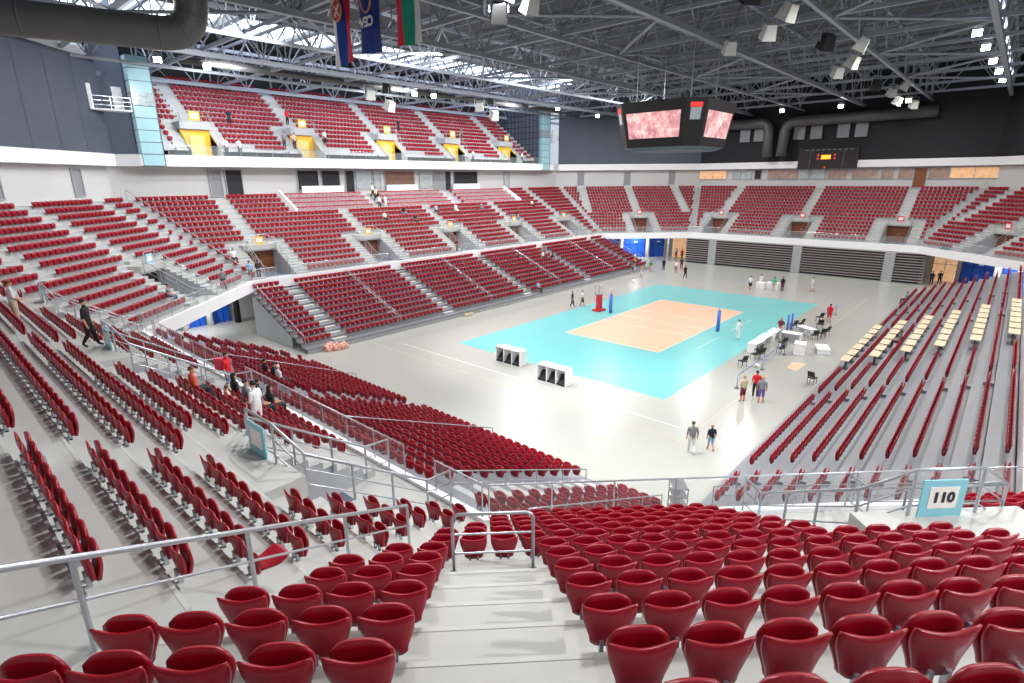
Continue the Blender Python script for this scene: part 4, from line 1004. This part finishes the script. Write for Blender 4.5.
# ------------------------------------------------------------------ people
def body_mesh(pose, arms='down', h=1.75):
    """one continuous body grown from a joint skeleton; faces -y; returns mesh with slots skin, top, bottom, lower leg, shoe"""
    J, E_ = [], []      # (pos, (rx, ry)), (a, b, region)
    def j(p, r): J.append((Vector(p), r if isinstance(r, tuple) else (r, r))); return len(J)-1
    def e(a, b, reg): E_.append((a, b, reg))
    sit = pose == 'sit'
    pz = 0.56 if sit else 0.95
    pel = j((0, 0, pz), (0.165, 0.13)); dz = pz-0.95; ly = 0.03 if sit else 0.0
    sp_ = j((0, ly*0.5, 1.13+dz), (0.16, 0.125)); ch = j((0, ly, 1.34+dz), (0.18, 0.13)); nb = j((0, ly, 1.47+dz), (0.075, 0.07)); nk = j((0, ly-0.01, 1.53+dz), (0.052, 0.055))
    hd = j((0, ly-0.02, 1.6+dz), (0.07, 0.085)); hm = j((0, ly-0.02, 1.67+dz), (0.078, 0.095)); ht = j((0, ly-0.01, 1.735+dz), (0.06, 0.075))
    e(pel, sp_, 1); e(sp_, ch, 1); e(ch, nb, 1); e(nb, nk, 0); e(nk, hd, 0); e(hd, hm, 0); e(hm, ht, 0)
    ns = j((0, ly-0.125, 1.645+dz), 0.012); e(hm, ns, 0)
    for sx in (-1, 1):
        ear = j((sx*0.088, ly, 1.655+dz), 0.012); e(hm, ear, 0)
        sh = j((sx*0.195, ly, 1.41+dz), 0.075); e(ch, sh, 1)
        if arms == 'down' or (arms == 'one' and sx < 0) : el = (sx*0.25, ly+0.03, 1.14+dz); wr = (sx*0.26, ly-0.05, 0.9+dz); hn = (sx*0.26, ly-0.07, 0.83+dz); fd = Vector((0, -0.25, -1))
        elif arms == 'lap': el = (sx*0.25, ly+0.02, 1.16+dz); wr = (sx*0.12, ly-0.24, 1.04+dz); hn = (sx*0.07, ly-0.3, 1.02+dz); fd = Vector((-sx*0.5, -1, -0.2))
        else: el = (sx*0.27, ly-0.1, 1.24+dz); wr = (sx*0.2, ly-0.3, 1.36+dz); hn = (sx*0.18, ly-0.35, 1.4+dz); fd = Vector((0, -0.8, 0.6))
        fd.normalize()
        jl = j(el, 0.052); jw = j(wr, 0.033); jh = j(hn, (0.038, 0.024))
        e(sh, jl, 1); e(jl, jw, 0); e(jw, jh, 0)
        side = fd.cross(Vector((0, 0, 1)) if abs(fd.z) < 0.8 else Vector((1, 0, 0))).normalized()
        for q, ln_ in enumerate((0.062, 0.072, 0.068, 0.052)):
            b0 = Vector(hn)+side*(q-1.5)*0.019+fd*0.035; f1 = j(b0, 0.009); f2 = j(b0+fd*ln_+Vector((0, -0.012, 0)), 0.007); e(jh, f1, 0); e(f1, f2, 0)
        th = j(Vector(hn)-side*0.045+fd*0.015+Vector((0, -0.02, 0)), 0.009); e(jh, th, 0)
        hp = j((sx*0.095, 0, pz-0.05), (0.115, 0.12)); e(pel, hp, 2)
        if sit: kn = (sx*0.13, -0.43, 0.53); an = (sx*0.13, -0.42, 0.1); to = (sx*0.14, -0.58, 0.045)
        elif pose == 'walk': kn = (sx*0.1, -0.1 if sx > 0 else 0.0, 0.5); an = (sx*0.1, -0.18 if sx > 0 else 0.24, 0.1 if sx > 0 else 0.14); to = (sx*0.11, an[1]-0.15, 0.04)
        else: kn = (sx*0.11, -0.015, 0.5); an = (sx*0.12, 0.02, 0.1); to = (sx*0.13, -0.13, 0.04)
        jk = j(kn, 0.082); ja = j(an, 0.052); jt = j(to, (0.04, 0.03))
        mid = j((Vector(kn)+Vector(an))/2+Vector((0, 0.015, 0)), 0.068)
        e(hp, jk, 2); e(jk, mid, 3); e(mid, ja, 3); e(ja, jt, 4)
    me = bpy.data.meshes.new('skel'); me.from_pydata([p for p, r in J], [(a, b) for a, b, c in E_], [])
    o = bpy.data.objects.new('skel', me); col.objects.link(o)
    md = o.modifiers.new('s', 'SKIN'); md.use_smooth_shade = True
    for i, (p, r) in enumerate(J): me.skin_vertices[0].data[i].radius = r
    me.skin_vertices[0].data[0].use_root = True
    sd = o.modifiers.new('d', 'SUBSURF'); sd.levels = 1; sd.render_levels = 1
    dg = bpy.context.evaluated_depsgraph_get(); dg.update(); out = bpy.data.meshes.new_from_object(o.evaluated_get(dg)); bpy.data.objects.remove(o)
    out.name = 'person_body'; out.materials.clear()
    for _ in range(5): out.materials.append(M_SKIN)
    segs = [(J[a][0], J[b][0], c, 0.5*(max(J[a][1])+max(J[b][1]))) for a, b, c in E_]
    for pl in out.polygons:
        c = pl.center; bd, br = 1e9, 0
        for a, b, rg, rr in segs:
            ab = b-a; t = max(0, min(1, (c-a).dot(ab)/max(ab.length_squared, 1e-9))); d = (c-(a+ab*t)).length-rr
            if d < bd: bd, br = d, rg
        pl.material_index = br; pl.use_smooth = True
    hdz = dz; return out, ly, dz
def hair_mesh(ly, dz, long=False):
    b = MB(); n, m_ = 12, 7; V = []; R0 = 0.1
    for i in range(m_+1):
        th = math.pi*0.62*i/m_
        for q in range(n):
            a = 2*math.pi*q/n; front = max(0, -math.sin(a)); t2 = th*(1-0.38*front)
            x = 0.092*math.sin(t2)*math.cos(a); y = 0.108*math.sin(t2)*math.sin(a); z = 0.1*math.cos(t2)
            if long and i >= m_-2 and math.sin(a) > 0.1: z -= 0.09*(i-(m_-3)); 
            V.append((x, ly-0.005+y, 1.685+dz+z))
    F = [(i*n+q, (i+1)*n+q, (i+1)*n+(q+1) % n, i*n+(q+1) % n) for i in range(m_) for q in range(n)]
    b.add(V, F); me = b.build('hair', M_BLACK, smooth=True); mesh = me.data; bpy.data.objects.remove(me); return mesh
BODIES = {}
def cm(name, rgb): return mat('cloth_'+name, rgb, 0.8, scale=8)
CL = {'white': (226, 226, 228), 'black': (22, 22, 26), 'navy': (28, 34, 60), 'dark': (44, 44, 50), 'grey': (130, 132, 138), 'grey2': (104, 108, 112), 'salmon': (214, 92, 74), 'pink': (232, 190, 180), 'blue': (150, 184, 216), 'orange': (224, 150, 96), 'teal': (70, 160, 160), 'red': (214, 30, 44), 'khaki': (196, 182, 158), 'jeans': (110, 132, 168), 'green': (60, 150, 70), 'maroon': (110, 34, 60), 'beige': (206, 190, 160), 'mint': (90, 180, 150), 'purple': (110, 80, 170)}
HAIRC = {'dark': (34, 26, 24), 'brown': (92, 62, 44), 'white': (210, 206, 198), 'blond': (190, 160, 110), 'cap': (40, 36, 40), 'redhair': (140, 70, 44)}
def person(loc, rz, pose, top, bottom, lab, arms='down', h=1.75, hair='dark', shorts=False, long=False, shoe=(40, 40, 44), name='person'):
    key = (pose, arms)
    if key not in BODIES: BODIES[key] = body_mesh(pose, arms)
    me, ly, dz = BODIES[key]
    o = bpy.data.objects.new('person', me); col.objects.link(o); o.location = loc; o.rotation_euler = (0, 0, rz); s_ = h/1.79; o.scale = (s_, s_, s_)
    ms = [M_SKIN, cm(top, CL[top]), cm(bottom, CL[bottom]), M_SKIN if shorts else cm(bottom, CL[bottom]), mat('shoe_%d' % shoe[0], shoe, 0.6)]
    for sl, m_ in zip(o.material_slots, ms): sl.link = 'OBJECT'; sl.material = m_
    hk = ('hair', pose, long)
    if hk not in BODIES: BODIES[hk] = hair_mesh(ly, dz, long)
    hb = bpy.data.objects.new('hair', BODIES[hk]); col.objects.link(hb); hb.parent = o; hb.material_slots[0].link = 'OBJECT'; hb.material_slots[0].material = mat('hair_'+hair, HAIRC[hair], 0.7)
    ek = ('eyes', pose)
    if ek not in BODIES:
        b = MB()
        for sx in (-0.033, 0.033): b.box((sx, ly-0.113, 1.665+dz), (0.02, 0.012, 0.01))
        t = b.build('face', M_BLACK); t.data.name = 'eyes'; BODIES[ek] = t.data; bpy.data.objects.remove(t)
    ey = bpy.data.objects.new('eyes', BODIES[ek]); col.objects.link(ey); ey.parent = o
    tag(o, lab, 'person'); return o
for bi, sp in SAT:
    st = SEATS[bi]; n = FAC[st[4]][0]
    long = 'long' in sp[4]; hr = 'white' if 'white-haired' in sp[4] else ('brown' if sp[3] in ('salmon', 'pink') else 'dark')
    hgt = 1.3 if 'small' in sp[4] else 1.72
    person((st[0]-n[0]*0.14, st[1]-n[1]*0.14, st[2]), st[3], 'sit', sp[3], 'white' if 'white trousers' in sp[4] else ('jeans' if sp[3] in ('black', 'grey') else 'dark'), sp[4], 'lap' if len(sp[4]) % 2 else 'down', hgt, hr, long=long)
RZ = lambda a: math.radians(a)
person((-42.95, 0.75, T(6)), RZ(60), 'walk', 'black', 'black', 'person in black clothes walking down the left stand aisle', h=1.78, shorts=False)
person((-44.45, 4.2, T(7)), RZ(95), 'stand', 'white', 'khaki', 'person in a white shirt and khaki shorts standing at the left frame edge', 'lap', 1.8, 'brown', True, shoe=(200, 204, 214))
person((-40.6, -7.0, T(2)), RZ(-150), 'stand', 'white', 'white', 'person in white shirt and trousers standing in the left stand near the portal rail', 'lap', 1.75)
person((-38.9, -0.3, T(0)), RZ(40), 'walk', 'red', 'jeans', 'person in a red shirt and cap with rucksack by the left portal', h=1.75, hair='cap', shorts=True)
bp = MB().box((-39.1, -0.12, T(0)+1.25), (0.22, 0.34, 0.5), RZ(40)).build('rucksack', mat('rucksack_pink', (226, 70, 92), 0.7)); tag(bp, 'pinkish red rucksack on the back of the red-shirted person', 'rucksack')
G = [((-14.7, -13.0), 150, 'stand', 'beige', 'maroon', 'person in a patterned beige top standing on the floor right of the court', 'lap', 'blond', True),
     ((-14.2, -13.9), 110, 'stand', 'grey', 'purple', 'person in grey with a purple wrap standing behind the beige-topped one', 'down', 'blond', True),
     ((-13.4, -13.3), 120, 'stand', 'red', 'black', 'person in red standing behind two others on the right side floor', 'down', 'dark', False),
     ((-22.9, -13.5), 125, 'walk', 'grey', 'white', 'person in a grey shirt and white trousers walking at the near court end', 'down', 'brown', False),
     ((-22.0, -14.1), 135, 'walk', 'navy', 'blue', 'short person in dark top and blue skirt walking beside the grey shirt', 'down', 'blond', True),
     ((-1.5, -7.8), 60, 'stand', 'white', 'white', 'person all in white standing on the teal mat near the post', 'up', 'brown', False),
     ((-0.5, 9.9), 20, 'walk', 'dark', 'dark', 'person in dark clothes walking on the far side of the court', 'down', 'dark', False),
     ((0.6, 9.4), 10, 'walk', 'white', 'black', 'person in white shirt and black shorts near the referee stand', 'down', 'dark', True),
     ((10, -12.0), 80, 'stand', 'red', 'red', 'person in red standing by the chairs at the far right of court', 'down', 'dark', True),
     ((1.6, -10.2), -90, 'stand', 'maroon', 'beige', 'person in maroon standing among the scorer tables', 'lap', 'blond', False),
     ((21.0, -0.9), 90, 'walk', 'white', 'black', 'person in white shirt and dark shorts, leftmost beyond the far end line', 'down', 'dark', True),
     ((22.9, -1.5), 60, 'stand', 'white', 'white', 'person in white behind the white cubes beyond the court', 'down', 'dark', False),
     ((22.0, -3.3), 90, 'stand', 'mint', 'khaki', 'person in a green top beyond the far end line', 'down', 'brown', False),
     ((22.6, -4.1), 70, 'stand', 'black', 'maroon', 'person in black and maroon beside the green top', 'down', 'dark', False),
     ((24.4, -6.9), 20, 'walk', 'white', 'white', 'person in white walking alone beyond the far right court corner', 'down', 'brown', True),
     ((23.8, 8.7), -30, 'walk', 'black', 'black', 'person in black striding beyond the far left court corner', 'down', 'dark', False),
     ((38.4, -16.9), 90, 'stand', 'black', 'black', 'left one of two people in black by the bright far right opening', 'down', 'dark', False),
     ((39.4, -17.6), 80, 'stand', 'black', 'black', 'right one of two people in black by the bright far right opening', 'down', 'dark', False),
     ((20.7, 13.6), 40, 'stand', 'orange', 'white', 'person in orange at the right end of the far bleacher', 'down', 'dark', True),
     ((25.2, 14.6), 90, 'stand', 'green', 'khaki', 'person in a green shirt before the far blue gates', 'down', 'dark', True),
     ((28.0, 14.0), 90, 'stand', 'black', 'black', 'person in black before the far blue gates', 'down', 'dark', False),
     ((27.0, 11.6), 100, 'stand', 'white', 'grey', 'person in white before the far left bright opening', 'down', 'dark', False),
     ((30.5, 12.4), 100, 'stand', 'navy', 'maroon', 'person in navy and maroon before the far left bright opening', 'down', 'dark', False),
     ((40.3, 17.0), 90, 'stand', 'red', 'black', 'person in red inside the far left bright opening', 'down', 'dark', False),
     ((40.6, 18.2), 100, 'stand', 'blue', 'dark', 'person in pale blue inside the far left bright opening', 'down', 'dark', False)]
for (xy, rz, po, t_, bt, lab, ar, hr, so) in G:
    person((xy[0], xy[1], 0.017 if abs(xy[0]) < 17 and abs(xy[1]) < 9.3 else 0), RZ(rz), po, t_, bt, lab, ar, 1.45 if 'short person' in lab else 1.76, hr, so)
for xk, lab, t_, bt in ((((-5.6), 14), 'white-shirted person at the top of the hospitality stairs', 'white', 'black'), ((-5.9, 12), 'dark-clothed person halfway down the hospitality stairs', 'dark', 'navy'), ((-6.4, 11), 'person in white low on the hospitality stairs', 'white', 'black'), ((-5.7, 13), 'person in pale pink on the hospitality stairs', 'pink', 'black'), ((-5.5, 11), 'second person in white low on the hospitality stairs', 'white', 'white')):
    person((xk[0]-0.4, 25.7+0.8*xk[1]-0.3, T(xk[1])), RZ(20), 'walk', t_, bt, lab)
person((-2.3, 25.6, T(0)), RZ(10), 'stand', 'maroon', 'maroon', 'person in dark red at the top of the far bleacher stairs')
person(P('NW', 0.1, -4.9, T(0)), RZ(160), 'stand', 'grey', 'dark', 'person in grey standing at the left corner glass barrier'); person((-26.6, 25.9, T(0)), RZ(150), 'stand', 'blue', 'dark', 'person in blue leaning at the barrier, left end of the far side'); person((-25.9, 25.8, T(0)), RZ(170), 'stand', 'dark', 'dark', 'dark-clothed person beside the one in blue at the barrier')
for x, k, t_, lab in ((-20.3, 5, 'navy', 'person in blue standing in the left block of the upper balcony'), (-13.4, 6, 'red', 'person in red on the second aisle of the upper balcony'), (-22.6, 0, 'white', 'person in white by the first yellow balcony portal'), (-21.3, 0, 'white', 'second person in white right of the first yellow balcony portal'), (-10.6, 2, 'white', 'person in white on the stairs right of the second yellow portal'), (13.4, 5, 'grey', 'person in grey standing high in the right part of the balcony'), (11.9, 0, 'white', 'person in white by the fourth yellow balcony portal'), (22.8, 0, 'white', 'person in white by the last yellow balcony portal'), (-14.8, 1, 'pink', 'person in pink at the front of the balcony between the first portals'), (-16, 1, 'grey', 'person in grey at the front of the balcony between the first portals'), (2.4, 6, 'black', 'person in black sitting spot mid balcony')):
    person((x, 37.4+0.75*k-0.2 if k else 37.0, BT(k) if k else 15.44), RZ(10), 'stand', t_, 'dark', lab.replace('sitting spot', 'standing'))
# ------------------------------------------------------------------ things beside the court
def black_chair(x, y, rz, lab):
    root = empty('black_chair', (x, y, 0), RZ(rz)); tag(root, lab, 'chair', 'black chairs beside the court')
    MB().box((0, 0, 0.45), (0.46, 0.44, 0.06)).build('seat', M_BLACK, root)
    MB().prism([(-0.22, 0.18, 0.55), (0.22, 0.18, 0.55), (0.22, 0.23, 0.55), (-0.22, 0.23, 0.55)], [(-0.22, 0.3, 0.92), (0.22, 0.3, 0.92), (0.22, 0.35, 0.92), (-0.22, 0.35, 0.92)]).build('backrest', M_BLACK, root)
    for sx in (-0.2, 0.2):
        for sy in (-0.19, 0.2): MB().bar((sx, sy, 0), (sx, sy, 0.45 if sy < 0 else 0.6), 0.016, 6).build('leg', M_BLACK, root)
for x, y, rz, lab in ((-8.1, -10.6, 150, 'nearest to the camera'), (-5.9, -10.7, 160, 'just beyond the nearest'), (-5.3, -10.9, 150, 'third from the camera'), (-4.6, -10.5, 170, 'against the scorer tables'), (-3.1, -11.7, 140, 'behind the near scorer table'), (-1.4, -11.3, 150, 'among the scorer tables'), (2.6, -12.6, 130, 'by the white box'), (3.6, -12.9, 140, 'beyond the white box'), (4.6, -13.0, 160, 'right end of the group by the box'), (6.8, -12.0, 120, 'alone toward the far corner'), (6.0, -10.6, 160, 'left of the far corner'), (9.6, -11.3, 150, 'by the person in red'), (-8.6, -15.3, 80, 'alone on the floor near the right bleacher'), (5.0, -10.3, 150, 'beside the blue tubes')):
    black_chair(x, y, rz, 'black chair beside the court, '+lab)
def table(x, y, rz, L, D, lab, h=0.75, m_=None):
    root = empty('scorer_table', (x, y, 0), RZ(rz)); tag(root, lab, 'table')
    MB().box((0, 0, h), (L, D, 0.05)).build('table_top', M_WHITE, root); MB().box((0, -D/2+0.02, h/2), (L, 0.03, h-0.05)).build('front_panel', M_WHITE, root)
    for sx in (-L/2+0.04, L/2-0.04): MB().box((sx, 0, h/2), (0.04, D-0.05, h-0.04)).build('side_panel', M_WHITE, root)
table(-3.6, -10.0, 178, 1.8, 0.7, 'white scorer table, nearest of the row beside the court'); table(-1.5, -9.95, 180, 1.9, 0.7, 'white scorer table, middle of the row beside the court'); table(0.7, -10.0, 182, 1.8, 0.7, 'white scorer table, farthest of the row beside the court')
table(0.9, -11.3, 90, 1.5, 0.8, 'white table standing behind the row of scorer tables'); table(3.4, -11.8, 60, 1.5, 0.7, 'white table behind, toward the far corner'); table(-2.3, -12.8, 10, 1.0, 0.8, 'small white box table on the right side floor', 0.9); table(-0.6, -14.0, 20, 1.6, 0.9, 'low white table lying near the right bleacher', 0.4)
for i, (x, y) in enumerate(((4.0, -10.1), (4.8, -10.2))):
    tag(MB().tube([(x, y, 0), (x, y, 1.5)], 0.09, 8).build('blue_tube', M_NETBLUE, smooth=True), 'upright blue padded tube, %s of the two beside the scorer tables' % ('left', 'right')[i], 'tube')
for i, (x, y, w_) in enumerate(((23.3, -1.6, 0.9), (23.9, -2.6, 0.9), (24.0, -3.2, 0.6))):
    o = MB().box((0, 0, 0.4), (0.8, w_, 0.8)).build('white_cube', M_WHITE); o.location = (x-0.6, y, 0); tag(o, 'white cube beyond the far end line, %s from the left' % ORD[i+1], 'box')
for x, y, lab in ((-12.6, -11.9, 'nearest'), (-7.8, -11.9, 'second'), (-3.2, -12.0, 'third'), (1.6, -12.1, 'fourth'), (8.6, -11.9, 'fifth'), (13.5, -11.8, 'farthest')):
    root = empty('barrier_post', (x, y, 0)); tag(root, 'slim barrier post along the right side floor, %s' % lab, 'post'); MB().tube([(0, 0, 0.02), (0, 0, 0.95)], 0.03, 8).build('pole', M_STEEL, root, True); MB().tube([(0, 0, 0), (0, 0, 0.03)], 0.17, 12).build('base', M_MULL, root)
b = MB()
for a, c in (((-12.6, -11.9), (-7.8, -11.9)), ((-7.8, -11.9), (-3.2, -12.0)), ((8.6, -11.9), (13.5, -11.8))): b.box(((a[0]+c[0])/2, (a[1]+c[1])/2, 0.9), (c[0]-a[0], 0.012, 0.06))
tag(b.build('barrier_tape', M_NETBLUE), 'dark blue tape stretched between the barrier posts', 'tape')
b = MB(); b.poly((-6.3, -13.1, 0.008), (-4.7, -13.0, 0.008), (-4.4, -13.9, 0.008), (-6.6, -13.8, 0.008)); tag(b.build('floor_mat', M_ORNG), 'small orange mat patch on the floor right of the court', 'mat')
def bag(x, y, z, s_, m_, lab, name='plastic_bag', sq=0.7):
    bm = bmesh.new(); bmesh.ops.create_icosphere(bm, subdivisions=3, radius=1)
    rr = random.Random(int(abs(x*100)))
    for v in bm.verts:
        k = 1+0.16*math.sin(v.co.x*7+x)+0.12*math.sin(v.co.y*9+v.co.z*6)+rr.uniform(-.03, .03); v.co *= k; v.co.z *= sq
        if v.co.z < -0.45: v.co.z = -0.45
        v.co = Vector((v.co.x*s_, v.co.y*s_, (v.co.z+0.45)*s_))
    me = bpy.data.meshes.new(name); bm.to_mesh(me); bm.free(); me.materials.append(m_); o = bpy.data.objects.new(name, me); col.objects.link(o); o.location = (x, y, z); tag(o, lab, 'bag'); return o
M_BAG = mat('crinkled_blue_plastic', (120, 186, 220), 0.35, scale=6, rgb2=(196, 222, 232), bump=0.6)
q = P('SW', 0.25, 10.35, T(0)); bag(q[0], q[1], q[2], 0.38, M_BAG, 'crumpled pale blue plastic bag at the foot of the portal stairs by the 110 sign', sq=1.0)
q = P('SE', -0.35, -12.9, T(0)); bag(q[0], q[1], q[2], 0.36, mat('green_blue_cloth', (30, 110, 150), 0.7, rgb2=(40, 130, 110), scale=2), 'green and blue bundle behind the far right corner barrier', 'cloth_bundle')
for i, (x, y) in enumerate(((-25.6, 15.6), (-25.0, 15.4), (-24.4, 15.3), (-25.2, 16.0))):
    bag(x, y, 0, 0.36, mat('pinkish_ball_net', (232, 120, 110), 0.5, rgb2=(240, 214, 200), scale=4), 'pinkish ball bag at the left foot of the far bleacher, %s from the left' % ORD[i+1], 'ball_bag', 1.0)
bag(16.7, 12.5, 0, 0.28, M_WHITE, 'small white bag on the floor beyond the far court corner'); bag(-10.4, 15.6, 0, 0.25, M_DESK, 'small tan box-like bag at the foot of the far bleacher, left one'); bag(-9.8, 15.6, 0, 0.22, M_DESK, 'small tan bag at the foot of the far bleacher, right one')
bag(-7.5, -11.4, 0, 0.2, M_WHITE, 'small white bag under the barrier tape')

# long round duct along the far roof edge, beam over the dark corner wall, wire rack by the near bleacher
duct([(-27, 33.2, 23.2), (-10, 33.2, 23.2), (30, 33.2, 23.2)], 0.34, 'long slim grey duct running under the roof above the upper balcony')
tag(MB().bar(P('NW', 12.1, -22, 23.35), P('NW', 12.1, 2.6, 23.35), 0.42).build('edge_beam', M_WHITE), 'pale grey edge beam above the dark left corner wall', 'beam')
root = empty('wire_rack', (-29.6, -15.9, 0), 0.7); tag(root, 'tall wire rack standing at the end of the near left bleacher', 'rack')
b = MB()
for sx in (-0.35, 0.35):
    for sy in (-0.25, 0.25): b.bar((sx, sy, 0), (sx, sy, 2.3), 0.025)
b.build('upright', M_STEEL, root)
for i in range(7): MB().box((0, 0, 0.2+0.34*i), (0.72, 0.52, 0.03)).build('shelf', M_STEEL, root)

for i, x in enumerate((6, 13, 20, 27, 34, 41)):
    root = empty('strip_light', (x, -19.9, 24.3)); tag(root, 'long lit strip light at the right roof edge, %s from the camera' % ORD[i+1], 'lamp', 'strip lights at the right roof edge')
    MB().box((0, 0, 0), (4.6, 0.14, 0.1)).build('lamp_tube', mat('strip_glow', (225, 232, 255), 0.4, emit=6.0), root); MB().box((0, 0, 0.1), (4.7, 0.3, 0.1)).build('housing', M_GREYBOX, root)
